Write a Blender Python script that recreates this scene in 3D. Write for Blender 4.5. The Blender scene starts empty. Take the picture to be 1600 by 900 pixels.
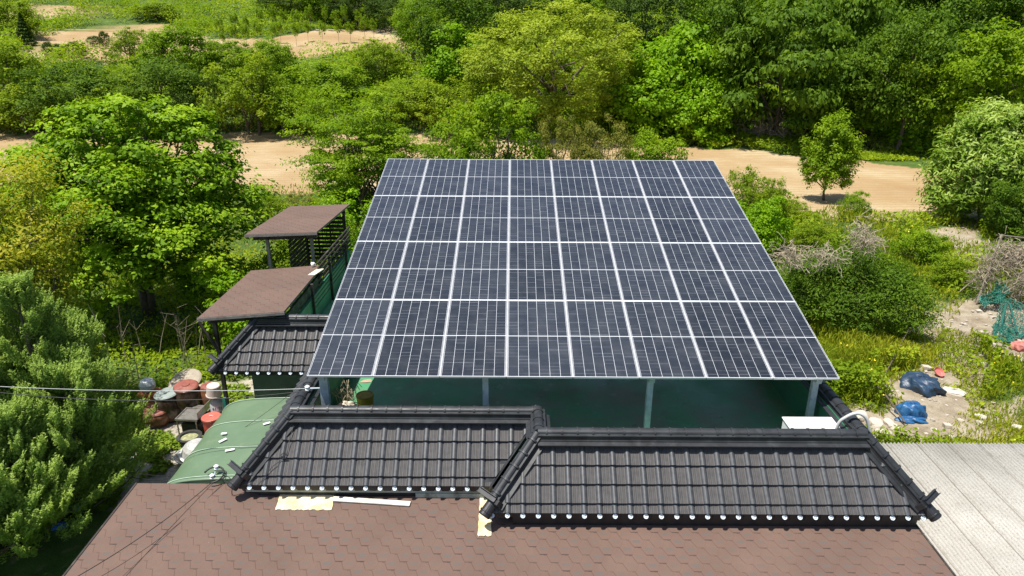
import bpy, bmesh, math, random
import numpy as np
from mathutils import Vector, Matrix

# ------------------------------------------------------------------ camera
sc = bpy.context.scene
COL = sc.collection
R = math.radians
PITCH = 20.0
TILT = R(34.256 - PITCH)
F_PX = 1078.7
CAMZ = 9.5
ARR = Vector((-3.562, 0.0, 0.0))          # filled below: world place of the array's front-left corner
ct, st = math.cos(TILT), math.sin(TILT)
# camera centre and axes relative to the array plane (x along the front edge, y up the slope, z normal)
cam_in_plane = Vector((3.562, -9.003, 7.987))
rows = [Vector((1.0, .0043, .0034)), Vector((.0053, -.5629, -.8265)), Vector((-.0016, .8265, -.5629))]
P2W = Matrix(((1, 0, 0), (0, ct, -st), (0, st, ct)))
cw = P2W @ cam_in_plane
ARR = Vector((0, 0, CAMZ)) - cw
right = (P2W @ rows[0]).normalized(); fwd = (P2W @ rows[2]).normalized()
fwd = (fwd - right * fwd.dot(right)).normalized(); up = right.cross(fwd)
CAM = Vector((0, 0, CAMZ))
cd = bpy.data.cameras.new('camera'); cam = bpy.data.objects.new('camera', cd); COL.objects.link(cam)
M = Matrix((right, up, -fwd)).transposed().to_4x4(); M.translation = CAM
cam.matrix_world = M
cd.sensor_width = 36; cd.lens = 36 * F_PX / 1600; cd.clip_start = .1; cd.clip_end = 2000
sc.camera = cam

# ------------------------------------------------------------------ world, sun, exposure
SUN = Vector((-.28, -.12, 1.0)).normalized()
el = math.asin(SUN.z); az = math.atan2(SUN.x, SUN.y)
w = bpy.data.worlds.new('World'); sc.world = w; w.use_nodes = True
wn = w.node_tree.nodes; wl = w.node_tree.links
sky = wn.new('ShaderNodeTexSky'); sky.sky_type = 'NISHITA'; sky.sun_disc = False
sky.sun_elevation = el; sky.sun_rotation = az; sky.air_density = 1.0; sky.dust_density = 1.2
wl.new(sky.outputs[0], wn['Background'].inputs[0]); wn['Background'].inputs[1].default_value = .098
sd = bpy.data.lights.new('sun', 'SUN'); so = bpy.data.objects.new('sun', sd); COL.objects.link(so)
sd.energy = 4.6; sd.angle = R(.5); sd.color = (1, .96, .88)
so.rotation_euler = SUN.to_track_quat('Z', 'Y').to_euler(); so.location = (0, 0, 60)
sc.view_settings.view_transform = 'Standard'; sc.view_settings.look = 'None'
sc.view_settings.exposure = .60; sc.view_settings.gamma = 1.0
sc.cycles.max_bounces = 6; sc.cycles.diffuse_bounces = 3; sc.cycles.glossy_bounces = 3
sc.cycles.transmission_bounces = 3; sc.cycles.transparent_max_bounces = 8
sc.cycles.use_denoising = True

# ------------------------------------------------------------------ photograph ray -> world helpers
def ray(px, py):
    a = (px - 800) / F_PX; b = (450 - py) / F_PX
    return right * a + up * b + fwd
PROF = [(-50, 0), (60, 0), (67, .3), (72, 1.6), (85, 4.3), (97, 6.6), (112, 8.8), (128, 11.4), (150, 15.5), (180, 23), (240, 42), (400, 80)]
_py = np.array([p[0] for p in PROF], float); _pz = np.array([p[1] for p in PROF], float)
_rs = np.random.RandomState(5)
_lat = _rs.rand(256, 256)
def vnoise(x, y):
    x = np.asarray(x, float); y = np.asarray(y, float)
    xi = np.floor(x).astype(int); yi = np.floor(y).astype(int); fx = x - xi; fy = y - yi
    fx = fx * fx * (3 - 2 * fx); fy = fy * fy * (3 - 2 * fy)
    g = lambda a, b: _lat[a % 256, b % 256]
    return (g(xi, yi) * (1 - fx) + g(xi + 1, yi) * fx) * (1 - fy) + (g(xi, yi + 1) * (1 - fx) + g(xi + 1, yi + 1) * fx) * fy
def fbm(x, y, o=4):
    s = 0; a = .5
    for i in range(o):
        s = s + a * vnoise(x * 2 ** i + 17 * i, y * 2 ** i + 31 * i); a *= .5
    return s / (1 - .5 ** o)
def tz(x, y):
    """height of the ground"""
    x = np.asarray(x, float); y = np.asarray(y, float)
    z = np.interp(y, _py, _pz)
    hill = np.clip((y - 68) / 20, 0, 1)
    z = z + hill * (fbm(x * .05, y * .05) - .5) * 3.0
    rough = np.clip((y - 13) / 6, 0, 1) * (1 - np.clip((y - 38) / 5, 0, 1))
    z = z + rough * (fbm(x * .22 + 9, y * .22) - .5) * .7
    return z
def hit(px, py):
    d = ray(px, py); t = 8.0
    while t < 400:
        p = CAM + d * t
        if p.z <= float(tz(p.x, p.y)): break
        t += .15 + t * .002
    return CAM + d * t
def at_y(px, py, Y):
    d = ray(px, py); return CAM + d * (Y / d.y)

# ------------------------------------------------------------------ scene-graph helpers
def tag(o, label=None, cat=None, group=None, kind=None):
    if label: o['label'] = label
    if cat: o['category'] = cat
    if group: o['group'] = group
    if kind: o['kind'] = kind
    return o
def empty(name, loc=(0, 0, 0), label=None, cat=None, group=None, rz=0):
    o = bpy.data.objects.new(name, None); COL.objects.link(o); o.location = loc; o.rotation_euler = (0, 0, rz)
    o.empty_display_size = .2
    return tag(o, label, cat, group)
class MB:
    """collects shapes; build() links them as one mesh object"""
    def __init__(s): s.v = []; s.f = []; s.m = []
    def add(s, vs, fs, m=0):
        n = len(s.v); s.v += [tuple(v) for v in vs]; s.f += [tuple(i + n for i in f) for f in fs]; s.m += [m] * len(fs)
        return s
    def box(s, x0, x1, y0, y1, z0, z1, m=0, mat=None):
        vs = [Vector((x, y, z)) for z in (z0, z1) for y in (y0, y1) for x in (x0, x1)]
        if mat is not None: vs = [mat @ v for v in vs]
        return s.add(vs, [(0, 2, 3, 1), (4, 5, 7, 6), (0, 1, 5, 4), (2, 6, 7, 3), (0, 4, 6, 2), (1, 3, 7, 5)], m)
    def tube(s, pts, rad, n=8, m=0, cap=True):
        pts = [Vector(p) for p in pts]; k = len(pts)
        rad = [rad] * k if not hasattr(rad, '__len__') else rad
        vs = []; prev = None
        for i, p in enumerate(pts):
            t = (pts[min(i + 1, k - 1)] - pts[max(i - 1, 0)])
            t = t.normalized() if t.length > 1e-9 else Vector((0, 0, 1))
            a = t.orthogonal().normalized() if prev is None else (prev - t * prev.dot(t)).normalized()
            prev = a; b = t.cross(a)
            for j in range(n):
                q = 2 * math.pi * j / n; vs.append(p + (a * math.cos(q) + b * math.sin(q)) * rad[i])
        fs = [(i * n + j, i * n + (j + 1) % n, (i + 1) * n + (j + 1) % n, (i + 1) * n + j) for i in range(k - 1) for j in range(n)]
        if cap: fs += [tuple(range(n))[::-1], tuple((k - 1) * n + j for j in range(n))]
        return s.add(vs, fs, m)
    def lathe(s, prof, n=20, m=0, c=(0, 0, 0), mat=None):
        c = Vector(c); vs = []
        for r_, z in prof:
            for j in range(n):
                q = 2 * math.pi * j / n; v = Vector((r_ * math.cos(q), r_ * math.sin(q), z))
                vs.append((mat @ v if mat is not None else v) + c)
        k = len(prof)
        fs = [(i * n + j, i * n + (j + 1) % n, (i + 1) * n + (j + 1) % n, (i + 1) * n + j) for i in range(k - 1) for j in range(n)]
        fs += [tuple(range(n))[::-1], tuple((k - 1) * n + j for j in range(n))]
        return s.add(vs, fs, m)
    def build(s, name, mats, parent=None, smooth=False, loc=None, bevel=0):
        me = bpy.data.meshes.new(name); me.from_pydata(s.v, [], s.f)
        for m_ in (mats if isinstance(mats, (list, tuple)) else [mats]): me.materials.append(m_)
        me.polygons.foreach_set('material_index', s.m); me.update()
        o = bpy.data.objects.new(name, me); COL.objects.link(o)
        if smooth: me.shade_smooth()
        if parent: o.parent = parent
        if loc is not None: o.location = loc
        if bevel:
            b = o.modifiers.new('b', 'BEVEL'); b.width = bevel; b.segments = 2; b.limit_method = 'ANGLE'
        return o
def np_mesh(name, V, Fq, mats, mi=None, attr=None, parent=None, smooth=False):
    """quads from numpy arrays"""
    me = bpy.data.meshes.new(name); n = len(Fq); k = Fq.shape[1]
    me.vertices.add(len(V)); me.vertices.foreach_set('co', np.ascontiguousarray(V, np.float32).ravel())
    me.loops.add(n * k); me.loops.foreach_set('vertex_index', np.ascontiguousarray(Fq, np.int32).ravel())
    me.polygons.add(n); me.polygons.foreach_set('loop_start', np.arange(0, n * k, k, dtype=np.int32))
    try: me.polygons.foreach_set('loop_total', np.full(n, k, np.int32))
    except Exception: pass
    if mi is not None: me.polygons.foreach_set('material_index', np.ascontiguousarray(mi, np.int32))
    for m_ in (mats if isinstance(mats, (list, tuple)) else [mats]): me.materials.append(m_)
    if attr:
        for nm, (typ, arr) in attr.items():
            a = me.attributes.new(nm, typ, 'POINT')
            a.data.foreach_set('value' if typ == 'FLOAT' else 'color', np.ascontiguousarray(arr, np.float32).ravel())
    me.update(calc_edges=True); 
    if smooth: me.shade_smooth()
    o = bpy.data.objects.new(name, me); COL.objects.link(o)
    if parent: o.parent = parent
    return o

# ------------------------------------------------------------------ material helpers
class NT:
    def __init__(s, name):
        s.m = bpy.data.materials.new(name); s.m.use_nodes = True; s.t = s.m.node_tree; s.b = s.t.nodes['Principled BSDF']
        s.co = None
    def n(s, typ, **k):
        x = s.t.nodes.new('ShaderNode' + typ)
        for a, v in k.items(): setattr(x, a, v)
        return x
    def l(s, a, b): s.t.links.new(a, b)
    def put(s, sock, v):
        if v is None: return
        if isinstance(v, bpy.types.NodeSocket): s.l(v, sock)
        elif isinstance(v, (tuple, list)) and sock.type == 'RGBA': sock.default_value = (*v[:3], 1)
        else: sock.default_value = v
    def obj(s):
        if s.co is None: s.co = s.n('TexCoord').outputs['Object']
        return s.co
    def math(s, op, a, b=None, c=None, clamp=False):
        x = s.n('Math', operation=op, use_clamp=clamp); s.put(x.inputs[0], a); s.put(x.inputs[1], b)
        if c is not None: s.put(x.inputs[2], c)
        return x.outputs[0]
    def noise(s, scale, detail=3, rough=.55, vec=None, out=0, scl=None):
        x = s.n('TexNoise'); v = vec or s.obj()
        if scl:
            mp = s.n('Mapping'); s.l(v, mp.inputs[0]); mp.inputs['Scale'].default_value = scl; v = mp.outputs[0]
        s.l(v, x.inputs['Vector']); x.inputs['Scale'].default_value = scale; x.inputs['Detail'].default_value = detail
        x.inputs['Roughness'].default_value = rough
        return x.outputs[out]
    def ramp(s, f, stops):
        x = s.n('ValToRGB'); s.put(x.inputs[0], f); e = x.color_ramp.elements
        while len(e) < len(stops): e.new(.5)
        for q, (p, c) in zip(e, stops):
            q.position = p; q.color = (*c, 1) if hasattr(c, '__len__') else (c, c, c, 1)
        return x.outputs[0]
    def mix(s, f, a, b, mode='MIX'):
        x = s.n('Mix', data_type='RGBA', blend_type=mode); s.put(x.inputs[0], f); s.put(x.inputs[6], a); s.put(x.inputs[7], b)
        return x.outputs[2]
    def xyz(s, v=None):
        x = s.n('SeparateXYZ'); s.l(v or s.obj(), x.inputs[0]); return x.outputs
    def bump(s, h, strength=.3, dist=.01):
        x = s.n('Bump'); s.put(x.inputs['Height'], h); x.inputs['Strength'].default_value = strength; x.inputs['Distance'].default_value = dist
        s.l(x.outputs[0], s.b.inputs['Normal'])
    def done(s, col=None, rough=None, metal=None, spec=None):
        s.put(s.b.inputs['Base Color'], col); s.put(s.b.inputs['Roughness'], rough); s.put(s.b.inputs['Metallic'], metal)
        s.put(s.b.inputs['Specular IOR Level'], spec)
        return s.m
def mat(name, col, rough=.6, metal=0, var=.15, scale=6, spec=None, bump=0, dirt=None, dscale=2.0):
    """weathered plain material: colour with two octaves of variation, optional dirt patches"""
    t = NT(name)
    c0 = tuple(c * (1 - var) for c in col); c1 = tuple(min(1, c * (1 + var)) for c in col)
    c = t.ramp(t.noise(scale, 5), [(.3, c0), (.7, c1)])
    if dirt: c = t.mix(t.ramp(t.noise(dscale, 6, .65), [(.52, 0.), (.68, 1.)]), c, dirt)
    if bump: t.bump(t.noise(scale * 6, 4), bump, .01)
    r_ = t.ramp(t.noise(scale * 1.7, 4), [(.3, max(0, rough - .08)), (.7, min(1, rough + .08))])
    return t.done(c, r_, metal, spec)
def leafmat(name, dark, mid, light, trans=.35, rough=.5, tip=None):
    t = NT(name)
    a = t.n('Attribute', attribute_name='v').outputs['Fac']
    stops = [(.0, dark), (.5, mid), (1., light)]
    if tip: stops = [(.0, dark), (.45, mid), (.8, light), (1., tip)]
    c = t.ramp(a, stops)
    n_ = t.noise(.5, 2); c = t.mix(1.0, c, t.ramp(n_, [(.3, (.8, .85, .8)), (.7, (1.15, 1.1, 1.))]), 'MULTIPLY')
    t.done(c, rough + .12, 0, .16)
    tr = t.n('BsdfTranslucent'); 
    ct_ = t.mix(1.0, c, (1.25, 1.25, .55), 'MULTIPLY'); t.l(ct_, tr.inputs[0])
    mx = t.n('MixShader'); mx.inputs[0].default_value = trans
    t.l(t.b.outputs[0], mx.inputs[1]); t.l(tr.outputs[0], mx.inputs[2]); t.l(mx.outputs[0], t.t.nodes['Material Output'].inputs[0])
    return t.m

# ------------------------------------------------------------------ materials
def make_tile_mat():
    t = NT('stone_coated_tile'); u = t.n('Attribute', attribute_name='uvt'); x = t.xyz(u.outputs['Vector'])
    # x: position inside one tile 0..1 (rib centred on 0.5), y: rows down the slope
    r = t.math('ABSOLUTE', t.math('SUBTRACT', x[0], .5)); pan = t.math('GREATER_THAN', r, .20)
    nz = t.noise(9, 4); fine = t.noise(160, 3, .7)
    streak = t.noise(30, 3, .6, scl=(1, .12, .12))
    pc = t.ramp(nz, [(.3, (.062, .058, .058)), (.72, (.108, .101, .099))])
    pc = t.mix(t.math('MULTIPLY', fine, .5), pc, (.050, .045, .043))
    pc = t.mix(t.ramp(streak, [(.62, 0.), (.78, .4)]), pc, (.15, .14, .13))
    rc = t.ramp(t.noise(14, 4), [(.3, (.042, .044, .048)), (.7, (.070, .073, .078))])
    rc = t.mix(t.ramp(t.noise(22, 4, .7, scl=(1, .25, .25)), [(.64, 0.), (.76, .55)]), rc, (.16, .17, .18))
    g = t.math('PINGPONG', t.math('MULTIPLY', x[0], 1.0), .0833 / 1.6)
    gl = t.ramp(t.math('MULTIPLY', g, 1.6 / .0833), [(.0, .35), (.32, 1.)])
    pc = t.mix(1.0, pc, gl, 'MULTIPLY')
    c = t.mix(pan, rc, pc)
    t.bump(t.math('ADD', t.math('MULTIPLY', fine, .4), gl), .35, .004)
    return t.done(c, t.ramp(pan, [(0, .42), (1, .72)]), 0, .5)
M_TILE = make_tile_mat()
M_RIDGE = mat('dark_ridge_metal', (.026, .028, .031), .46, 0, .3, 5, .4, .03, (.050, .053, .057), 3.0)
M_RIDGE2 = mat('black_plastic', (.018, .018, .02), .45, 0, .3, 8)
M_MED = mat('pale_medallion', (.74, .80, .84), .5, 0, .12, 30)
M_MEDD = mat('medallion_relief', (.16, .19, .22), .5, 0, .2, 30)
M_WALL = mat('grey_render', (.20, .20, .18), .85, 0, .25, 3, bump=.1, dirt=(.12, .12, .09))
M_FASC = mat('greenish_fascia', (.30, .34, .30), .7, 0, .25, 4, dirt=(.15, .15, .10), dscale=5)
def make_deck():
    t = NT('green_deck_paint')
    c = t.ramp(t.noise(1.2, 6, .6), [(.3, (.060, .245, .115)), (.7, (.085, .31, .15))])
    c = t.mix(t.ramp(t.noise(.55, 7, .62), [(.44, 0.), (.60, .8)]), c, (.20, .17, .125))
    c = t.mix(t.ramp(t.noise(5, 5, .7), [(.60, 0.), (.72, .5)]), c, (.35, .40, .30))
    t.bump(t.noise(30, 4), .15, .01)
    return t.done(c, t.ramp(t.noise(1.0, 5), [(.35, .25), (.65, .6)]), 0, .5)
M_DECK = make_deck()
M_GWALL = mat('green_wall_paint', (.035, .17, .09), .5, 0, .2, 1.5, dirt=(.05, .10, .07))
M_POST = mat('galvanised_steel', (.42, .49, .52), .42, .15, .18, 9, dirt=(.24, .28, .28), dscale=4)
M_ALU = mat('anodised_frame', (.78, .79, .80), .35, .2, .06, 6)
M_BLACKWOOD = mat('dark_stained_wood', (.030, .022, .018), .7, 0, .4, 6, dirt=(.09, .08, .07), dscale=4)
M_GREYWOOD = mat('weathered_wood', (.22, .20, .18), .85, 0, .3, 7, bump=.3)
M_WHITE = mat('white_paint', (.80, .80, .78), .45, 0, .05, 3)
def make_cells():
    """mono half-cut cells: object x 0..1.134, y 0..2.278"""
    t = NT('solar_cells'); v = t.xyz()
    cw_, m = 1.094 / 6, .020
    u = t.math('DIVIDE', t.math('SUBTRACT', v[0], m), cw_); fu = t.math('FRACT', u)
    du = t.math('MULTIPLY', t.math('MINIMUM', fu, t.math('SUBTRACT', 1., fu)), cw_)
    colgap = t.math('LESS_THAN', du, .0024)
    # centre junction gap and outer margins
    dy = t.math('ABSOLUTE', t.math('SUBTRACT', v[1], 1.139))
    mid = t.math('LESS_THAN', dy, .0075)
    edge = t.math('GREATER_THAN', t.math('ABSOLUTE', t.math('SUBTRACT', v[0], .567)), .5615)
    edge2 = t.math('GREATER_THAN', dy, 1.1255)
    rh = 1.100 / 12
    vr = t.math('DIVIDE', v[1], rh); fv = t.math('FRACT', vr)
    dv = t.math('MULTIPLY', t.math('MINIMUM', fv, t.math('SUBTRACT', 1., fv)), rh)
    rowgap = t.math('LESS_THAN', dv, .0016)
    cmb = t.n('CombineXYZ'); t.l(t.math('FLOOR', u), cmb.inputs[0]); t.l(t.math('ROUND', vr), cmb.inputs[1])
    oi = t.n('ObjectInfo'); t.l(t.math('MULTIPLY', oi.outputs['Random'], 57.), cmb.inputs[2])
    wn_ = t.n('TexWhiteNoise', noise_dimensions='3D'); t.l(cmb.outputs[0], wn_.inputs['Vector'])
    rowvis = t.math('MULTIPLY', rowgap, t.math('POWER', wn_.outputs[0], 2.2))
    # busbars
    fb = t.math('FRACT', t.math('MULTIPLY', u, 10.)); bus = t.math('LESS_THAN', t.math('ABSOLUTE', t.math('SUBTRACT', fb, .5)), .035)
    ff = t.math('FRACT', t.math('MULTIPLY', v[1], 62.)); fing = t.math('LESS_THAN', ff, .12)
    big = t.noise(.8, 4)
    base = t.ramp(wn_.outputs[0], [(0., (.0165, .0190, .0245)), (1., (.0200, .0230, .0295))])
    base = t.mix(t.math('MULTIPLY', bus, .03), base, (.30, .32, .36))
    base = t.mix(t.math('MULTIPLY', fing, .008), base, (.30, .32, .36))
    base = t.mix(1.0, base, t.ramp(oi.outputs['Random'], [(0., .72), (1., 1.45)]), 'MULTIPLY')
    dust = t.ramp(t.noise(2.2, 6, .6), [(.40, .005), (.8, .11)])
    base = t.mix(dust, base, (.30, .30, .28))
    white = t.math('MAXIMUM', t.math('MAXIMUM', colgap, mid), t.math('MAXIMUM', edge, edge2))
    c = t.mix(white, base, (.70, .72, .74))
    c = t.mix(t.math('MULTIPLY', rowvis, .6), c, (.62, .64, .68))
    t.bump(t.noise(2.0, 2), .03, .01)
    t.done(c, .16, 0, .5); t.b.inputs['Coat Weight'].default_value = .5; t.b.inputs['Coat Roughness'].default_value = .12
    return t.m
M_CELL = make_cells()
def make_shingle():
    t = NT('hexagonal_shingles'); v = t.xyz(); W_, H_ = .318, .160
    y = t.math('DIVIDE', v[1], H_); row = t.math('FLOOR', y); fy = t.math('FRACT', y)
    off = t.math('MULTIPLY', t.math('MODULO', t.math('ABSOLUTE', row), 2.), .5)
    u = t.math('ADD', t.math('DIVIDE', v[0], W_), off); fu = t.math('FRACT', u)
    tt = t.math('MULTIPLY', t.math('ABSOLUTE', t.math('SUBTRACT', fu, .5)), 2.)      # 0 centre .. 1 edge
    e = t.math('DIVIDE', t.math('SUBTRACT', tt, .34), .42, clamp=True)               # tab lower outline
    wob = t.math('MULTIPLY', t.math('SUBTRACT', t.noise(14, 2), .5), .10)
    d = t.math('ABSOLUTE', t.math('SUBTRACT', t.math('ADD', fy, wob), e))
    isflat = t.math('LESS_THAN', e, .02)
    side = t.math('GREATER_THAN', fu, .5)
    thin = t.math('LESS_THAN', d, .07); 
    cmb = t.n('CombineXYZ'); t.l(t.math('FLOOR', u), cmb.inputs[0]); t.l(row, cmb.inputs[1])
    wn_ = t.n('TexWhiteNoise', noise_dimensions='2D'); t.l(cmb.outputs[0], wn_.inputs['Vector'])
    diag = t.math('MULTIPLY', thin, t.math('MULTIPLY', t.math('SUBTRACT', 1., isflat), t.math('ADD', .10, t.math('MULTIPLY', t.math('SUBTRACT', 1., side), .42))))
    flat = t.math('MULTIPLY', isflat, t.math('LESS_THAN', fy, .10))
    # grey shade band below each butt edge = upper part of the tab under it
    band = t.math('MULTIPLY', t.math('LESS_THAN', tt, .36), t.math('GREATER_THAN', fy, .60))
    band = t.math('MULTIPLY', band, t.math('ADD', .15, t.math('MULTIPLY', wn_.outputs[0], .6)))
    grain = t.noise(260, 2, .8); big = t.noise(.7, 5, .6)
    c = t.ramp(big, [(.3, (.118, .076, .058)), (.7, (.165, .106, .080))])
    c = t.mix(t.math('MULTIPLY', wn_.outputs[0], .35), c, (.135, .080, .068))
    c = t.mix(1.0, c, t.ramp(grain, [(.3, .72), (.7, 1.28)]), 'MULTIPLY')
    c = t.mix(band, c, (.105, .095, .085))
    c = t.mix(diag, c, (.045, .032, .028))
    c = t.mix(t.math('MULTIPLY', flat, t.math('MULTIPLY', wn_.outputs[0], .9)), c, (.030, .024, .022))  # shadow line under each tab's butt edge, painted into the colour
    c = t.mix(t.ramp(t.noise(7, 3, .8), [(.76, 0.), (.79, .7)]), c, (.45, .42, .38))
    t.bump(t.math('ADD', t.math('MULTIPLY', grain, .25), t.math('MULTIPLY', t.math('SUBTRACT', 1., diag), .6)), .5, .006)
    return t.done(c, .88, 0, .3)
M_SHING = make_shingle()
def make_slate():
    t = NT('corrugated_cement'); v = t.xyz()
    c = t.ramp(t.noise(1.1, 6, .6), [(.3, (.36, .345, .31)), (.7, (.47, .455, .415))])
    c = t.mix(t.ramp(t.noise(42, 5, .8, scl=(1, .7, 1)), [(.52, 0.), (.64, .75)]), c, (.17, .15, .125))
    c = t.mix(t.ramp(t.noise(6, 5, .7), [(.62, 0.), (.74, .3)]), c, (.34, .32, .27))
    fx = t.math('FRACT', t.math('DIVIDE', t.math('ADD', v[0], t.math('MULTIPLY', t.math('SUBTRACT', t.noise(2, 2), .5), .012)), .63))
    seam = t.math('LESS_THAN', fx, .014)
    c = t.mix(t.math('MULTIPLY', seam, .6), c, (.10, .085, .07))
    near = t.math('MULTIPLY', t.math('LESS_THAN', fx, .12), t.ramp(t.noise(9, 4, .7), [(.45, 0.), (.6, .6)]))
    c = t.mix(near, c, (.25, .22, .18))
    t.bump(t.noise(60, 4), .3, .006)
    return t.done(c, .92, 0, .2)
M_SLATE = make_slate()
def make_ground():
    t = NT('ground_surface')
    a = t.n('Attribute', attribute_name='zone').outputs['Color']; z = t.xyz(a)     # r = bare soil, g = green, b = concrete
    v = t.xyz()
    soil = t.ramp(t.noise(.12, 7, .6), [(.30, (.31, .195, .090)), (.5, (.38, .270, .140)), (.68, (.47, .385, .235))])
    soil = t.mix(t.ramp(t.noise(7, 4, .7), [(.5, 0.), (.75, .5)]), soil, (.34, .23, .13))
    fur = t.n('TexWave', wave_type='BANDS', bands_direction='Y'); t.l(t.obj(), fur.inputs[0]); fur.inputs['Scale'].default_value = .42
    fur.inputs['Distortion'].default_value = 1.6; fur.inputs['Detail'].default_value = 3; fur.inputs['Detail Scale'].default_value = 1.2
    soil = t.mix(t.math('MULTIPLY', t.ramp(fur.outputs['Fac'], [(.0, 1.), (.22, 0.)]), .6), soil, (.30, .20, .11))
    near = t.ramp(t.noise(1.4, 6, .65), [(.3, (.20, .155, .105)), (.5, (.32, .265, .19)), (.72, (.42, .37, .29))])
    near = t.mix(t.ramp(t.noise(14, 4, .7), [(.55, 0.), (.68, .6)]), near, (.13, .11, .07)); soil = t.mix(z[1], soil, near)
    grn = t.ramp(t.noise(.9, 6, .6), [(.25, (.035, .075, .012)), (.55, (.075, .13, .022)), (.8, (.17, .17, .05))])
    grn = t.mix(t.ramp(t.noise(3.5, 5, .6), [(.55, 0.), (.7, .6)]), grn, (.22, .17, .09))
    conc = t.ramp(t.noise(1.6, 6, .6), [(.3, (.34, .30, .24)), (.7, (.50, .45, .37))])
    conc = t.mix(t.ramp(t.noise(6, 5, .7), [(.55, 0.), (.68, .6)]), conc, (.22, .19, .14))
    e = t.math('MULTIPLY', t.math('SUBTRACT', t.noise(2.2, 6, .65), .5), 1.1)
    c = t.mix(t.math('ADD', z[0], t.math('MULTIPLY', e, t.math('MULTIPLY', z[0], t.math('MULTIPLY', t.math('SUBTRACT', 1., z[0]), 4.))), clamp=True), grn, soil)
    c = t.mix(z[2], c, conc)
    t.bump(t.math('ADD', t.noise(5, 6, .7), t.math('MULTIPLY', fur.outputs['Fac'], .5)), .7, .10)
    return t.done(c, .95, 0, .15)
M_GROUND = make_ground()
M_BARK = mat('bark', (.11, .085, .06), .9, 0, .35, 9, bump=.6)
M_BARKL = mat('pale_bark', (.24, .20, .15), .9, 0, .3, 9, bump=.5)
M_DRY = mat('dry_vine_stems', (.34, .28, .20), .9, 0, .3, 8)
L_MAG = leafmat('broad_glossy_leaves', (.050, .115, .004), (.170, .310, .008), (.350, .500, .020), .35, .42)
L_YEL = leafmat('young_copper_leaves', (.090, .150, .008), (.230, .300, .014), (.400, .410, .030), .42, .5, (.44, .40, .05))
L_JUN = leafmat('juniper_sprays', (.110, .190, .045), (.235, .355, .072), (.440, .560, .140), .45, .6)
L_CHE = leafmat('light_green_leaves', (.075, .155, .004), (.195, .320, .009), (.330, .440, .020), .42, .5)
L_FOR = leafmat('forest_leaves', (.036, .080, .005), (.095, .180, .009), (.180, .280, .018), .32, .5)
L_WIL = leafmat('fine_olive_leaves', (.150, .215, .014), (.310, .395, .030), (.440, .510, .060), .38, .55)
L_VIN = leafmat('vine_leaves', (.085, .185, .004), (.200, .370, .007), (.330, .500, .015), .40, .45)
L_OLI = leafmat('olive_needles', (.085, .110, .015), (.190, .205, .030), (.320, .300, .065), .25, .6)
L_CHN = leafmat('pale_backed_leaves', (.085, .170, .012), (.200, .330, .025), (.430, .530, .150), .32, .45)
L_GRS = leafmat('weeds', (.140, .210, .010), (.280, .350, .016), (.460, .450, .045), .38, .6)
L_GCV = leafmat('undergrowth_leaves', (.085, .160, .005), (.205, .305, .010), (.360, .430, .025), .38, .55)
L_DRK = leafmat('dark_spruce_leaves', (.024, .052, .006), (.054, .105, .010), (.110, .170, .020), .18, .6)

# ------------------------------------------------------------------ ground
def soil_polys():
    P = []
    def gp(l): return [(p.x, p.y) for p in (hit(*q) for q in l)]
    P.append([(-75, 45), (-30, 43.5), (-10, 44.5), (4, 43.5), (12, 41.5), (20, 39), (25, 38.2), (29, 38), (33, 41), (34, 50), (30, 56), (24, 60.5), (16, 63.5), (8, 66), (-5, 67.5), (-30, 68), (-75, 67)])
    P.append(gp([(30, 62), (150, 40), (260, 38), (330, 62), (425, 60), (530, 46), (625, 42), (640, 76), (520, 86), (440, 92), (330, 90), (200, 100), (40, 96)]))
    P.append(gp([(45, 12), (110, 9), (125, 22), (60, 32)]))
    P.append(gp([(1430, 520), (1490, 510), (1520, 550), (1540, 585), (1500, 612), (1455, 585)]))
    P.append(gp([(1380, 640), (1600, 620), (1600, 700), (1370, 700)]))
    P.append(gp([(1230, 322), (1480, 330), (1560, 350), (1560, 395), (1530, 400), (1500, 352), (1240, 345)]))
    P.append(gp([(1440, 370), (1560, 350), (1560, 400), (1500, 420)]))
    P.append(gp([(640, 215), (720, 205), (720, 255), (650, 262)]))
    P.append(gp([(520, 300), (470, 310), (400, 300), (430, 290), (560, 285)]))
    P.append(gp([(1530, 480), (1600, 470), (1600, 560), (1540, 540)]))
    return P
POLYS = soil_polys()
SPOTS = [(hit(*q).x, hit(*q).y, r_) for q, r_ in (((1441, 612), 1.2), ((1422, 655), 1.0), ((1464, 590), .7), ((1344, 655), .8), ((1391, 668), .7), ((1572, 512), 2.3), ((1425, 545), .5), ((1590, 560), .9))]
def inside(x, y, poly):
    r = np.zeros(x.shape, bool); n = len(poly); j = n - 1
    for i in range(n):
        xi, yi = poly[i]; xj, yj = poly[j]
        c = ((yi > y) != (yj > y)) & (x < (xj - xi) * (y - yi) / ((yj - yi) or 1e-9) + xi); r ^= c; j = i
    return r
def soil_at(x, y, jit=1.0):
    x = np.asarray(x, float); y = np.asarray(y, float); s = np.zeros(x.shape)
    k = np.clip(y / 45, .25, 1.3) * jit
    xx = x + (fbm(x * .5, y * .5) - .5) * 3.2 * k; yy = y + (fbm(x * .5 + 50, y * .5) - .5) * 2.6 * k
    for p in POLYS: s = np.maximum(s, inside(xx, yy, p))
    for cx, cy, r_ in SPOTS: s = np.maximum(s, ((x - cx) ** 2 + (y - cy + .3) ** 2 < (r_ * (.8 + .8 * fbm(x * 2, y * 2))) ** 2))
    return s
def conc_at(x, y):
    return ((x < -5.2) & (x > -9.6) & (y > 12.2) & (y < 17.3 + (x + 10) * .3)).astype(float)
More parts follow.
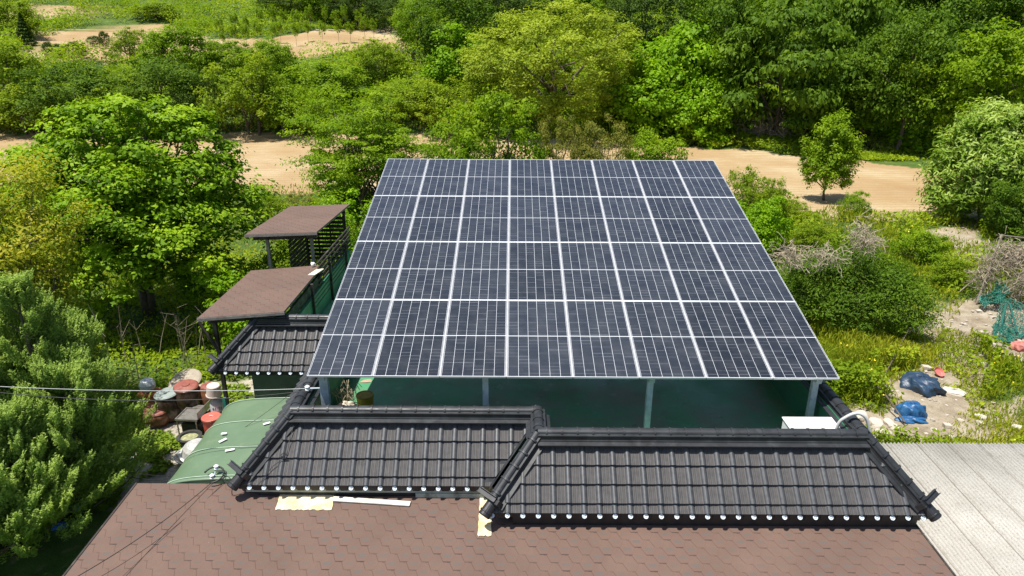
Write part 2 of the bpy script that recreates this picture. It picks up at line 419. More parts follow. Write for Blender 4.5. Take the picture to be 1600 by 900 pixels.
def grid_ground(name, xs, ys, z_off=0):
    X, Y = np.meshgrid(xs, ys); Z = tz(X, Y); 
    fine = (1 - conc_at(X, Y)) * (fbm(X * 1.5, Y * 1.5) - .5) * .10
    V = np.stack([X, Y, Z + fine + z_off], -1).reshape(-1, 3)
    ny, nx = X.shape; i = np.arange(nx * ny).reshape(ny, nx)
    Fq = np.stack([i[:-1, :-1], i[:-1, 1:], i[1:, 1:], i[1:, :-1]], -1).reshape(-1, 4)
    s = soil_at(X, Y); k = conc_at(X, Y).ravel(); nr = np.clip((40 - Y) / 6, 0, 1).ravel(); s = s.ravel()
    col = np.stack([s, nr, k, np.ones_like(s)], -1)
    return np_mesh(name, V, Fq, M_GROUND, attr={'zone': ('FLOAT_COLOR', col)}, smooth=True)
xs = np.concatenate([np.linspace(-400, -62, 30), np.arange(-60, 60.1, .4), np.linspace(62, 400, 30)])
ys = np.concatenate([np.linspace(-200, 5, 14), np.arange(5.4, 80, .35), np.arange(80.5, 175, 1.2), np.linspace(180, 400, 20)])
g = grid_ground('ground', xs, ys); tag(g, kind='structure')

# ------------------------------------------------------------------ foliage generator
def leaves(rng, C, N, size, asp=.5, fold=.25, var=None, axis=None, jit=.25):
    """folded diamond leaves at C facing N -> V, F, v"""
    n = len(C); N = N / (np.linalg.norm(N, axis=1, keepdims=True) + 1e-9)
    A = rng.normal(size=(n, 3)) if axis is None else axis + rng.normal(size=(n, 3)) * jit
    A -= N * (A * N).sum(1, keepdims=True); A /= (np.linalg.norm(A, axis=1, keepdims=True) + 1e-9)
    B = np.cross(N, A); s = (size * rng.uniform(.65, 1.35, n))[:, None]
    V = np.empty((n, 4, 3)); V[:, 0] = C - A * s * .5; V[:, 2] = C + A * s * .5 - N * s * fold * .4
    V[:, 1] = C + B * s * asp * .5 + N * s * fold * .25; V[:, 3] = C - B * s * asp * .5 + N * s * fold * .25
    F_ = np.arange(n * 4).reshape(n, 4)
    v = np.clip(rng.normal(.5, .22, n) if var is None else var + rng.normal(0, .14, n), 0, 1)
    return V.reshape(-1, 3), F_, np.repeat(v, 4)
def unit(rng, n):
    d = rng.normal(size=(n, 3)); return d / np.linalg.norm(d, axis=1, keepdims=True)
def crown_pts(rng, nclump, rx, rz, cz, lumps=.25, low=-.65, shell=.6):
    d = unit(rng, int(nclump * 1.9)); d = d[d[:, 2] > low][:nclump]
    ks = [(unit(rng, 1)[0] * f, rng.uniform(0, 6.28)) for f in (2.2, 3.1, 4.3, 5.7)]
    g_ = sum(np.cos(d @ k * 1.0 + p) / (1 + i * .5) for i, (k, p) in enumerate(ks)) / 2.0
    r = (1 - (1 - shell) * rng.rand(len(d)) ** 1.6) * (1 + lumps * g_)
    P = d * r[:, None] * np.array([rx, rx, rz]); P[:, 2] += cz
    return P, d
def make_crown(rng, kind, rx, rz, cz, nclump, nleaf, leaf, cr, asp=.5, lumps=.25, low=-.65, shell=.6, up=.45, flat=.85, fold=.25, tiphi=.12):
    P, d = crown_pts(rng, nclump, rx, rz, cz, lumps, low, shell)
    n = len(P); k = max(1, nleaf // n)
    idx = np.repeat(np.arange(n), k); o = unit(rng, len(idx)); o[:, 2] = np.where(rng.rand(len(idx)) < .7, np.abs(o[:, 2]), o[:, 2])
    crs = cr * rng.uniform(.45, 1.7, n)[idx]
    off = o * (crs * rng.uniform(.3, 1.25, len(idx)))[:, None] * np.array([1, 1, flat])
    C = P[idx] + off
    Nn = o * .6 + d[idx] * .25 + np.array([0, 0, up]) + rng.normal(size=o.shape) * .42
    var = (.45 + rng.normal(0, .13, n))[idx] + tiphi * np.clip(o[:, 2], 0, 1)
    ax = None if kind != 'droop' else np.tile([0, 0, -1.], (len(C), 1)) + o * .7
    if kind == 'rise': ax = np.tile([0, 0, .7], (len(C), 1)) + o * 1.0
    return leaves(rng, C, Nn, leaf, asp, fold, var, ax), P
def limb_mb(rng, H, P, tr, nl=10, base=.12, split=.35, lean=(0, 0), stems=1):
    m = MB()
    for s_ in range(stems):
        a = rng.uniform(0, 6.28); sp = .18 * H * (stems > 1)
        top = Vector((lean[0] + math.cos(a) * sp, lean[1] + math.sin(a) * sp, H * .72))
        pts = [Vector((math.cos(a) * .03 * H * (stems > 1), math.sin(a) * .03 * H * (stems > 1), -.15))]
        for i in range(1, 7):
            q = i / 6; pts.append(pts[0].lerp(top, q) + Vector(rng.normal(0, .012 * H, 3)) * (1 if i < 6 else 0))
        rr = [tr * (1.25 if i == 0 else 1) * (1 - .8 * i / 6) for i in range(7)]
        m.tube(pts, rr, 8)
        sel = rng.choice(len(P), min(nl, len(P)), replace=False)
        for j in sel:
            q = rng.uniform(split, .95); i0 = min(5, int(q * 6)); b = pts[i0].lerp(pts[i0 + 1], q * 6 - i0)
            e = Vector(P[j]); md = b.lerp(e, .5) + Vector((0, 0, .04 * H)) + Vector(rng.normal(0, .02 * H, 3))
            r0 = tr * (1 - .8 * q) * .6
            m.tube([b, b.lerp(md, .5), md, md.lerp(e, .5), e], [r0, r0 * .85, r0 * .65, r0 * .45, r0 * .2], 5)
    return m
PROTO = {}
def tree_obj(name, crown, trunk_mb, lm, bark=None, part='crown'):
    root = empty(name)
    V, Fq, v = crown
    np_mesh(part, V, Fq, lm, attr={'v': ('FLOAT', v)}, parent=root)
    if trunk_mb is not None: trunk_mb.build('trunk', bark or M_BARK, root, smooth=True)
    return root
def cat3(*cr):
    V = []; Fs = []; vv = []; n = 0
    for V_, F_, v_ in cr: V.append(V_); Fs.append(F_ + n); vv.append(v_); n += len(V_)
    return np.concatenate(V), np.concatenate(Fs), np.concatenate(vv)
def proto(key):
    """one tree of each kind, about 1 unit tall and 1 unit wide at crown; first use takes it, later uses copy it"""
    rng = np.random.RandomState(abs(sum(ord(c) * (i + 3) for i, c in enumerate(key))) % 9999)
    k = key.split('-')[0]
    if k == 'broad':      # middling bright broadleaf
        cr, P = make_crown(rng, '', .46, .40, .60, 150, 17000, .030, .085, .6, .30, -.7, .5)
        return tree_obj('tree', cr, limb_mb(rng, 1, P, .022, 16), L_CHE)
    if k == 'forest':
        cr, P = make_crown(rng, '', .48, .44, .56, 170, 19000, .028, .085, .6, .30, -.85, .5, up=.4)
        return tree_obj('tree', cr, limb_mb(rng, 1, P, .024, 14), L_FOR)
    if k == 'dark':
        cr, P = make_crown(rng, '', .47, .46, .54, 190, 18000, .026, .07, .5, .26, -.9, .55, up=.3)
        return tree_obj('tree', cr, limb_mb(rng, 1, P, .022, 10), L_DRK)
    if k == 'elm':
        cr, P = make_crown(rng, 'droop', .47, .45, .56, 120, 18000, .036, .10, .55, .34, -.85, .45, up=.4, flat=.5)
        return tree_obj('tree', cr, limb_mb(rng, 1, P, .024, 12), L_FOR)
    if k == 'willow':
        cr, P = make_crown(rng, 'rise', .50, .46, .52, 420, 60000, .020, .050, .42, .12, -.95, .72, up=.35, flat=1.)
        return tree_obj('tree', cr, limb_mb(rng, 1, P, .03, 14), L_WIL)
    if k == 'olive':
        cr, P = make_crown(rng, 'rise', .48, .42, .50, 170, 16000, .030, .07, .34, .25, -.9, .5)
        return tree_obj('shrub', cr, limb_mb(rng, 1, P, .02, 12, stems=2), L_OLI)
    if k == 'bush':
        cr, P = make_crown(rng, '', .50, .50, .46, 130, 12000, .034, .09, .6, .34, -.5, .45, up=.5)
        return tree_obj('shrub', cr, limb_mb(rng, 1, P, .018, 10, stems=3), L_CHE)
    if k == 'green':
        cr, P = make_crown(rng, '', .50, .48, .48, 140, 13000, .031, .08, .55, .32, -.6, .45, up=.45)
        return tree_obj('shrub', cr, limb_mb(rng, 1, P, .018, 10, stems=3), L_GCV)
    if k == 'vine':
        cr, P = make_crown(rng, '', .50, .50, .46, 100, 13000, .040, .11, .85, .42, -.7, .55, up=.5, flat=.8)
        return tree_obj('vine_covered_tree', cr, limb_mb(rng, 1, P, .025, 8, stems=2), L_VIN)
    if k == 'spruce':
        n = 4200; z = rng.rand(n) ** .8; r = (1 - z) * .34 * (1 + .25 * np.cos(z * 60)) * rng.uniform(.35, 1, n) ** .5; a = rng.uniform(0, 6.28, n)
        C = np.stack([np.cos(a) * r, np.sin(a) * r, .06 + z * .94], -1); ax = np.stack([np.cos(a), np.sin(a), a * 0 + .35], -1)
        Nn = np.stack([np.cos(a) * .3, np.sin(a) * .3, a * 0 + 1], -1) + rng.normal(size=(n, 3)) * .4
        return tree_obj('young_conifer', leaves(rng, C, Nn, .085, .35, .2, None, ax), MB().tube([(0, 0, -.1), (0, 0, .9)], [.02, .004], 6), L_DRK)
    if k == 'sapling':
        cr, P = make_crown(rng, '', .30, .34, .66, 40, 2600, .040, .07, .5, .3, -.8, .3)
        return tree_obj('sapling', cr, limb_mb(rng, 1, P, .014, 10), L_CHE, M_BARKL)
def copy_tree(o, parent=None):
    c = o.copy(); COL.objects.link(c); c.parent = parent
    for ch in o.children: copy_tree(ch, c)
    return c
USED = {}
def plant(kind, px, base, top, hw, label, cat='tree', group=None, Y=None, rot=None, name=None, sink=0.0):
    p = hit(px, base) if Y is None else at_y(px, base, Y)
    if Y is not None: p.z = float(tz(p.x, p.y))
    dep = (p - CAM).dot(fwd)
    tp = at_y(px, top, p.y); H = max(.3, tp.z - p.z); W_ = hw * 2 * dep / F_PX
    if kind not in USED: o = PROTO[kind] = proto(kind); USED[kind] = 1
    else: o = copy_tree(PROTO[kind])
    o.location = (p.x, p.y, p.z - .05 - sink * H); o.scale = (W_, W_, H * (1 + sink)); 
    o.rotation_euler = (0, 0, random.uniform(0, 6.28) if rot is None else rot)
    if name: o.name = name
    tag(o, label, cat, group); return o
random.seed(11)

# ================================================================== THE HOUSE
ZD = CAMZ - 6.95                 # deck
ZR = CAMZ - 6.10                 # top edge of the tiled slopes
RUN, DROP = .80, .86
SL = math.hypot(RUN, DROP)
TW, TL = .2387, .292             # tile module
YL, YRr, YW = 10.36, 9.69, 14.46 # ridges: left part, right part, wing
XL, XJ, XR, XW = -3.73, .43, 5.69, -5.78
house = empty('house', (0, 12, 0), 'single storey house with green painted flat roof terrace and black tiled eaves', 'house')
def keep(o): o.parent = house; o.location = Vector(o.location) - Vector((0, 12, 0)); return o

def tile_sheet(name, O, U, V, u0, u1, clips, parent, phase=0.0, vend=SL):
    """ribbed tile sheet in the plane O + u U + v V, cut by the lines in clips [(u,v),(u,v),keep point]"""
    N = U.cross(V); N = -N if N.z < 0 else N
    prof = [(0, 0), (.06, 0), (.075, -.004), (.09, 0), (.15, 0), (.165, -.004), (.18, 0), (.25, 0), (.28, .002), (.31, .009), (.36, .023), (.43, .034), (.5, .037),
            (.57, .034), (.64, .023), (.69, .009), (.72, .002), (.75, 0), (.82, 0), (.835, -.004), (.85, 0), (.91, 0), (.925, -.004), (.94, 0)]
    k0 = math.floor(u0 / TW - 1); k1 = math.ceil(u1 / TW + 1)
    us = [((k + t) * TW + phase, t, h) for k in range(k0, k1) for t, h in prof]
    vs = []; lip = vend - .15
    starts = [lip - TL * i for i in range(6, -1, -1)] + [lip + TL]
    for a, b in zip(starts[:-1], starts[1:]):
        if b <= 0: continue
        a2 = max(a, 0); b2 = min(b, vend)
        for q in (0, .5, 1):
            v_ = a2 + (b2 - a2) * q; vs.append((v_ + (.0015 if q == 0 else 0), .004 + .040 * (v_ - a) / TL, v_))
    bm = bmesh.new(); lay = bm.verts.layers.float_vector.new('uvt'); grid = []
    for v_, e, vv in vs:
        row = []
        for u_, t, h in us:
            x = bm.verts.new(O + U * u_ + V * v_ + N * (h + e)); x[lay] = (t, vv / TL, 0); row.append(x)
        grid.append(row)
    for i in range(len(grid) - 1):
        for j in range(len(us) - 1): 
            f = bm.faces.new((grid[i][j], grid[i][j + 1], grid[i + 1][j + 1], grid[i + 1][j]))
    for (ua, va), (ub, vb), (uk, vk) in clips:
        a = O + U * ua + V * va; b = O + U * ub + V * vb; k = O + U * uk + V * vk
        n = (b - a).cross(N).normalized()
        if n.dot(k - a) > 0: n = -n
        bmesh.ops.bisect_plane(bm, geom=bm.verts[:] + bm.edges[:] + bm.faces[:], plane_co=a, plane_no=n, clear_outer=True)
    # fix the tile coordinate where the strip between two tiles wraps
    bmesh.ops.recalc_face_normals(bm, faces=bm.faces[:])
    up_ = sum((f.normal.dot(N) for f in bm.faces))
    if up_ < 0: bmesh.ops.reverse_faces(bm, faces=bm.faces[:])
    me = bpy.data.meshes.new(name); bm.to_mesh(me); bm.free(); me.materials.append(M_TILE)
    o = bpy.data.objects.new(name, me); COL.objects.link(o); o.parent = parent
    if parent is house: o.location = (0, -12, 0)
    return o, N
def med_mesh():
    m = MB(); n = 16
    m.lathe([(.037, 0), (.037, .012), (.034, .014), (.030, .010), (.001, .010)], n, 0)
    for k in range(6):
        a = k * math.pi / 3; mt = Matrix.Rotation(a, 4, 'Z')
        m.box(.011, .029, -.0030, .0030, .009, .0125, 1, mt)
    m.lathe([(.010, .010), (.009, .017), (.001, .018)], 8, 0)
    me_o = m.build('eave_medallion', [M_MED, M_MEDD]); return me_o
MED = med_mesh(); MED_USED = [False]
def medallions(parent, O, U, V, N, u_from, u_to, phase=0.0):
    k = math.ceil((u_from - phase) / TW - .5)
    while (k + .5) * TW + phase < u_to:
        o = MED if not MED_USED[0] else MED.copy()
        if MED_USED[0]: COL.objects.link(o)
        MED_USED[0] = True
        p = O + U * ((k + .5) * TW + phase) + V * (SL + .040) + N * .006
        zz = (Vector((V.x, V.y, 0)) + Vector((0, 0, .55))).normalized(); q = zz.to_track_quat('Z', 'Y')
        o.parent = parent; o.rotation_euler = (q @ Matrix.Rotation(random.uniform(0, 3), 3, 'Z').to_quaternion()).to_euler()
        o.location = p; k += 1
RP = [(-.205, -.035), (-.205, -.015), (-.135, .010), (-.128, .045), (-.108, .050), (-.104, .085), (-.110, .09), (-.104, .095), (-.102, .135), (-.122, .14), (-.122, .152), (-.084, .157)]
def ridge_profile(s=1.0):
    arc = [(-.078 * math.cos(a), .165 + .078 * math.sin(a)) for a in np.linspace(0, math.pi, 11)]
    p = RP + arc + [(-x, z) for x, z in RP[::-1]]
    return [(x * s, z * .74) for x, z in p]
def ridge_run(name, p0, p1, parent, ends=0, wide=1.0, step=.249, close=True):
    p0 = Vector(p0); p1 = Vector(p1); d = (p1 - p0); L_ = d.length; d.normalize()
    W_ = d.cross(Vector((0, 0, 1))).normalized(); U_ = W_.cross(d)
    pr = ridge_profile(wide); m = MB(); n = len(pr)
    vs = [p0 + W_ * x + U_ * z for x, z in pr] + [p1 + W_ * x + U_ * z for x, z in pr]
    m.add(vs, [(j, j + 1, n + j + 1, n + j) for j in range(n - 1)] + [tuple(range(n)), tuple(range(n, 2 * n))[::-1]])
    k = step * .5
    while k < L_ - .03:
        arc = []
        for t_ in (0, .028):
            for rr in (.094,):
                for a in np.linspace(-.15, math.pi + .15, 12): arc.append(p0 + d * (k + t_) + W_ * (-rr * math.cos(a)) + U_ * (.165 + rr * math.sin(a)) * .74)
        m.add(arc, [(j, j + 1, 13 + j, 12 + j) for j in range(11)] + [tuple(range(12)), tuple(range(12, 24))[::-1]]); k += step
    o = m.build(name, M_RIDGE, parent)
    return o
def hip_end(p, d, parent, side=1):
    """dark end cylinder with the upturned ear plate across it"""
    p = Vector(p); d = Vector(d).normalized(); W_ = d.cross(Vector((0, 0, 1))).normalized(); U_ = W_.cross(d)
    m = MB()
    c = p + U_ * .07
    m.tube([c - d * .18, c + d * .05, c + d * .06], [.088, .098, .088], 18, 0)
    m.tube([c - d * .03, c + d * .0], [.108, .108], 18, 0)
    fr = Matrix((W_, d, U_)).transposed().to_4x4(); fr.translation = c
    m.box(-.14, .14, -.26, -.17, -.08, .07, 0, fr)
    o = m.build('hip_end_cap', M_RIDGE2, parent, bevel=.006)
    e = MB(); q = fr @ Matrix.Translation((.0, -.23, .10)) @ Matrix.Rotation(side * R(-14), 4, 'Y')
    e.box(-.08 if side > 0 else -.25, .25 if side > 0 else .08, -.045, .045, -.02, .02, 0, q)
    e.box(-.08 if side > 0 else -.25, .25 if side > 0 else .08, -.045, -.037, .02, .055, 0, q)
    e.box(-.08 if side > 0 else -.25, .25 if side > 0 else .08, .037, .045, .02, .055, 0, q)
    e.build('upturned_ear', M_RIDGE, parent)
    return o
X_, Y_, Z_ = Vector((1, 0, 0)), Vector((0, 1, 0)), Vector((0, 0, 1))
VF = Vector((0, -RUN, -DROP)) / SL; VLf = Vector((-RUN, 0, -DROP)) / SL; VRt = Vector((RUN, 0, -DROP)) / SL

def front_section(y, xa, xb, a_out, b_out, phase, name='front_tile_roof'):
    """front slope with its ridge at y between xa and xb; at the eave the ends move by a_out, b_out"""
    O = Vector((0, y, ZR))
    o, N = tile_sheet(name, O, X_, VF, min(xa, xa + a_out) - .2, max(xb, xb + b_out) + .2,
        [((xa, 0), (xa + a_out, SL), ((xa + xb) / 2, SL / 2)), ((xb, 0), (xb + b_out, SL), ((xa + xb) / 2, SL / 2))], house, phase)
    medallions(o, O, X_, VF, N, xa + a_out + .06, xb + b_out - .03, phase)
    m = MB(); e = O + VF * SL
    m.box(xa + a_out + .02, xb + b_out - .02, e.y + .012, e.y + .03, e.z - .085, e.z + .004)
    k = math.floor((xa + a_out) / TW)
    while k * TW < xb + b_out - .1:            # scalloped closure strip under the pans
        if k * TW > xa + a_out + .05:
            m.box(k * TW + .03, k * TW + .15, e.y + .002, e.y + .012, e.z - .10, e.z + .0)
        k += 1
    m.build('eave_closure', M_RIDGE2, o)
    return o
r1 = front_section(YL, XL, XJ, -RUN, -RUN, .10)
r2 = front_section(YRr, XJ, XR, -RUN, RUN, .05)
r3 = front_section(YW, XW, XL, -RUN, -RUN, .0, 'wing_tile_roof')
# side slopes (u runs along +Y)
def side_section(name, x, V, ya, yb, a_out, b_out):
    O = Vector((x, 0, ZR))
    o, N = tile_sheet(name, O, Y_, V, min(ya, ya + a_out) - .1, max(yb, yb + b_out) + .1,
        [((ya, 0), (ya + a_out, SL), ((ya + yb) / 2, SL / 2 - .01)), ((yb, 0), (yb + b_out, SL), ((ya + yb) / 2, SL / 2 - .01))], house)
    return o
s1 = side_section('side_tile_roof', XL, VLf, YL, YW, -RUN, -RUN)
s2 = side_section('side_tile_roof', XJ, VLf, YRr, YL, -RUN, -RUN)
s3 = side_section('side_tile_roof', XR, VRt, YRr, 21.5, -RUN, RUN)
s4 = side_section('side_tile_roof', XW, VLf, YW, 16.8, -RUN, 0)
zr = ZR - .01
ridge_run('ridge_cap', (XL - .05, YL, zr), (XJ + .02, YL, zr), r1)
ridge_run('ridge_cap', (XJ, YL + .06, zr + .002), (XJ, YRr - .02, zr + .002), r2)
ridge_run('ridge_cap', (XJ - .02, YRr, zr), (XR + .02, YRr, zr), r2)
ridge_run('ridge_cap', (XL, YL - .02, zr - .003), (XL, YW, zr - .003), s1)
ridge_run('ridge_cap', (XW, YW, zr), (XL + .04, YW, zr), r3)
ridge_run('ridge_cap', (XR, YRr - .02, zr - .003), (XR, 21.5, zr - .003), s3)
ridge_run('ridge_cap', (XW, YW - .02, zr - .003), (XW, 16.8, zr - .003), s4)
def hip(x, y, sx, parent, side):
    p0 = Vector((x, y, zr - .01)); p1 = Vector((x + sx * RUN, y - RUN, zr - DROP - .01)); d = (p1 - p0).normalized()
    ridge_run('hip_ridge', p0 - d * .04, p1 - d * .16, parent, wide=.82)
    hip_end(p1 + d * .01, d, parent, side)
hip(XL, YL, -1, r1, 1); hip(XJ, YRr, -1, r2, 1); hip(XR, YRr, 1, r2, -1); hip(XW, YW, -1, r3, 1)
# valley flashing where the left slope meets the step in the eaves
def valley(x, y, parent):
    p0 = Vector((x, y, ZR + .02)); p1 = Vector((x - RUN, y - RUN, ZR - DROP + .02)); m = MB()
    a, b = Vector((-.13, 0, -.14 * DROP / RUN + .155)), Vector((0, -.13, -.14 * DROP / RUN + .155))
    m.add([p0 + a, p0, p0 + b, p1 + a, p1, p1 + b], [(0, 1, 4, 3), (1, 2, 5, 4)])
    m.build('valley_flashing', M_RIDGE, parent)
valley(XJ, YL, r1); valley(XL, YW, r3)
# walls, soffits, deck, parapets
H0 = Vector((0, -12, 0))
def hpart(m, name, mt, **k): return m.build(name, mt, house, loc=H0, **k)
ze = ZR - DROP
m = MB(); m.box(XL - .25, XJ - .35, YL - .35, 21.6, -.3, ze - .12); m.box(XJ - .345, XR + .25, YRr - .3, 21.6, -.3, ze - .12)
hpart(m, 'wall', M_WALL)
m = MB(); m.box(XW - .2, XL - .26, YW - .3, 17.0, -.3, ze - .12); hpart(m, 'green_wall', mat('pale_green_panel', (.10, .17, .11), .5, 0, .25, 2, dirt=(.18, .22, .16)))
m = MB(); zs = ze - .11
m.box(XL - RUN + .05, XJ - .4, YL - RUN + .05, YL, zs, zs + .05); m.box(XJ - RUN + .06, XR + RUN - .05, YRr - RUN + .05, YRr, zs, zs + .05)
m.box(XL - RUN + .05, XL, YL + .01, YW - .9, zs, zs + .05); m.box(XR, XR + RUN - .05, YRr + .01, 21.5, zs, zs + .05)
m.box(XW - RUN + .05, XL - .9, YW - RUN + .05, YW, zs, zs + .05); m.box(XW - RUN + .05, XW, YW + .01, 16.8, zs, zs + .05)
hpart(m, 'soffit', M_RIDGE2)
m = MB(); m.box(XL - RUN + .12, XJ - RUN - .02, YL - RUN + .035, YL - RUN + .048, ze - .155, ze - .088)
m.box(-1.6, XJ - RUN + .1, YL - RUN + .02, YL - RUN + .060, 2.30, ze - .16)
hpart(m, 'fascia_board', M_FASC)
m = MB(); m.box(XJ - RUN + .38, 6.37, YRr - RUN + .075, YRr - RUN + .095, 2.20, ze - .095); m.box(XL - RUN + .30, XJ - RUN + .05, YL - RUN + .065, YL - RUN + .085, 2.22, ze - .165)  # black strips added below the eaves to stand in for their shade
hpart(m, 'eave_shade_strip', M_RIDGE2)
m = MB(); m.box(XL + .01, XR - .01, YL + .02, 21.4, ZD - .1, ZD); m.box(XJ + .01, XR - .01, YRr + .02, YL + .018, ZD - .1, ZD)
m.box(-5.10, XL, YW + .1, 21.4, ZD - .1, ZD)
hpart(m, 'roof_terrace', M_DECK)
m = MB(); t_ = .07; zp = ZR + .02
m.box(XL + .0, XJ, YL, YL + t_ * 2, ZD, zp); m.box(XJ, XJ + .12, YRr, YL + .14, ZD, zp - .003); m.box(XJ + .12, XR, YRr, YRr + .14, ZD, zp)
m.box(XR - .14, XR, YRr + .14, 21.4, ZD, zp - .003); m.box(XL, XL + .14, YL + .14, YW, ZD, zp - .003); m.box(-5.16, XL, YW - .0, YW + .13, ZD, zp - .002)
m.box(-5.0, XR - .14, 21.26, 21.4, ZD, zp)
hpart(m, 'parapet', M_GWALL)
m = MB(); m.box(-5.16, -5.08, YW + .14, 20.6, ZD - .05, CAMZ - 6.25); hpart(m, 'terrace_side_wall', M_GWALL)
for y_ in (16.25, 18.05, 19.9):
    m = MB(); m.box(-5.08, -5.02, y_, y_ + .06, ZD, CAMZ - 5.85); hpart(m, 'railing_post', M_BLACKWOOD)
m = MB()
for i in range(5): m.box(-5.15, -5.11, 17.2, 20.9, 3.32 + i * .14, 3.36 + i * .14)
for i in range(3): m.box(-5.085, -5.07, 16.3, 19.9, 3.16 - i * .12, 3.18 - i * .12)
hpart(m, 'railing_slats', M_BLACKWOOD)

# ------------------------------------------------------------------ annex with the brown shingle roof
SLP = R(2.5)
annex = empty('annex', (0, 9.3, 0), 'low annex in front of the house under a brown shingle roof', 'annex')
def brown_z(y): return 2.305 - (9.9 - y) * math.tan(SLP)
rt = Matrix.Translation((0, 9.92 - 9.3, 2.305)) @ Matrix.Rotation(SLP, 4, 'X')
m = MB()
m.box(-6.40, 6.38, -5.6, 0, -.05, 0)
o = m.build('shingle_roof', M_SHING, annex); o.matrix_local = rt
m = MB(); m.box(-6.43, -6.401, -5.62, .0, -.09, .012); m.box(6.381, 6.41, -5.62, .0, -.09, .012); m.box(-6.43, 6.41, -5.65, -5.62, -.09, .0)
o = m.build('roof_edge_trim', M_BLACKWOOD, annex); o.matrix_local = rt
m = MB(); m.box(-6.0, 6.0, 4.9 - 9.3, 9.4 - 9.3, -.3, 1.98); m.build('wall', M_WALL, annex)
M_FOAM = None
def make_foam():
    t = NT('bare_foam_insulation'); n_ = t.noise(5, 6, .65)
    c = t.ramp(n_, [(.3, (.58, .42, .17)), (.5, (.72, .60, .36)), (.72, (.80, .74, .54))])
    c = t.mix(t.ramp(t.noise(22, 4, .7), [(.6, 0.), (.7, .6)]), c, (.55, .42, .18))
    t.bump(t.noise(25, 5), .6, .01); return t.done(c, .9, 0, .2)
M_FOAM = make_foam()
def ragged(name, x0, x1, y0, y1, seed, skew=0.0, lab=None):
    rng = random.Random(seed); pts = []
    n = 26
    for i in range(n): q = i / n; pts.append((x0 + (x1 - x0) * q + skew, y0 + rng.uniform(-.015, .012)))
    for i in range(10): q = i / 10; pts.append((x1 + skew * (1 - q) + rng.uniform(-.012, .012), y0 + (y1 - y0) * q))
    for i in range(n): q = i / n; pts.append((x1 + (x0 - x1) * q, y1 + rng.uniform(-.006, .006)))
    for i in range(10): q = i / 10; pts.append((x0 + skew * q + rng.uniform(-.008, .008), y1 + (y0 - y1) * q))
    k = len(pts); z = lambda y: brown_z(y) + .004
    vs = [(x, y - 9.3, z(y)) for x, y in pts] + [(x, y - 9.3, z(y) + .012) for x, y in pts]
    m = MB().add(vs, [tuple(range(k, 2 * k)), tuple(range(k))[::-1]] + [(i, (i + 1) % k, k + (i + 1) % k, k + i) for i in range(k)])
    o = m.build(name, M_FOAM, annex)
    if lab: o['label'] = lab
def on_brown(px, py):
    d = ray(px, py); t = 5.0
    for _ in range(60):
        p = CAM + d * t; t += (p.z - brown_z(p.y)) / abs(d.z)
    return CAM + d * t
a, b = on_brown(426, 797), on_brown(522, 776)
ragged('foam_patch', a.x, b.x, a.y, b.y + .06, 1, .05, 'long cream foam patch')
a, b = on_brown(746, 838), on_brown(770, 782)
ragged('foam_patch', a.x, b.x, a.y, b.y + .06, 2, 0, 'short upright cream foam patch')
pa, pb = on_brown(520, 781), on_brown(641, 789)
m = MB(); L_ = (pb - pa).length; m.box(0, L_, -.055, .055, 0, .02)
o = m.build('loose_board', mat('bleached_board', (.60, .57, .50), .8, 0, .2, 8, dirt=(.42, .38, .32)), bevel=.003)
o.location = (pa.x, pa.y, brown_z(pa.y) + .012); o.rotation_euler = (R(2.5), R(.2), math.atan2(pb.y - pa.y, pb.x - pa.x))
tag(o, 'long bleached white board lying on the brown shingles beside the foam patch', 'board')
# debris flecks on shingles are left to the material

# ------------------------------------------------------------------ shed with the corrugated cement roof
shed = empty('storage_shed', (11, 9, 0), 'low shed under a pale weathered corrugated cement roof right of the house', 'shed')
nx = int((19.5 - 6.0) / .078 * 8); xs_ = np.linspace(6.0, 19.5, nx); ysl = np.array([2.5, 5.0, 7.5, 7.502, 10.0, 12.55])
hz = np.array([-.0, .0, .0, .012, .012, .012])
XX, YY = np.meshgrid(xs_, ysl)
ZZ = 1.50 - (12.55 - YY) * .035 + .021 * np.cos(XX / .078 * 2 * np.pi) + hz[:, None] + (fbm(XX * .6, YY * .6) - .5) * .04
ZZ -= (np.floor(XX / .63) % 2) * .002
V = np.stack([XX - 11, YY - 9, ZZ], -1).reshape(-1, 3); n_, k_ = XX.shape; i_ = np.arange(n_ * k_).reshape(n_, k_)
Fq = np.stack([i_[:-1, :-1], i_[:-1, 1:], i_[1:, 1:], i_[1:, :-1]], -1).reshape(-1, 4)
o = np_mesh('corrugated_roof', V, Fq, M_SLATE, parent=shed, smooth=True)
sm = o.modifiers.new('s', 'SOLIDIFY'); sm.thickness = .012; sm.offset = -1
m = MB(); m.box(6.5 - 11, 19.0 - 11, 3 - 9, 12.2 - 9, -.3, 1.12); m.build('wall', M_WALL, shed)
m = MB(); m.tube([(-5, 3.3, 1.42), (8.5, 3.3, 1.42)], .035, 8); m.build('purlin', M_GREYWOOD, shed)

# ------------------------------------------------------------------ green canopy
canopy = empty('canopy', (-5.4, 11.3, 0), 'pale green curved plastic canopy beside the tiled eaves', 'canopy')
cp = [(-6.14, 1.90), (-6.11, 2.03), (-6.03, 2.15), (-5.90, 2.245), (-5.72, 2.31), (-5.45, 2.355), (-5.1, 2.38), (-4.7, 2.395), (-4.2, 2.40)]
def sub(c, k=4):
    o = []
    for i in range(len(c) - 1):
        p0 = c[max(i - 1, 0)]; p1 = c[i]; p2 = c[i + 1]; p3 = c[min(i + 2, len(c) - 1)]
        for j in range(k):
            t = j / k; o.append(tuple(.5 * (2 * p1[a] + (p2[a] - p0[a]) * t + (2 * p0[a] - 5 * p1[a] + 4 * p2[a] - p3[a]) * t * t + (3 * p1[a] - p0[a] - 3 * p2[a] + p3[a]) * t ** 3) for a in range(2)))
    return o + [c[-1]]
cp = sub(cp)
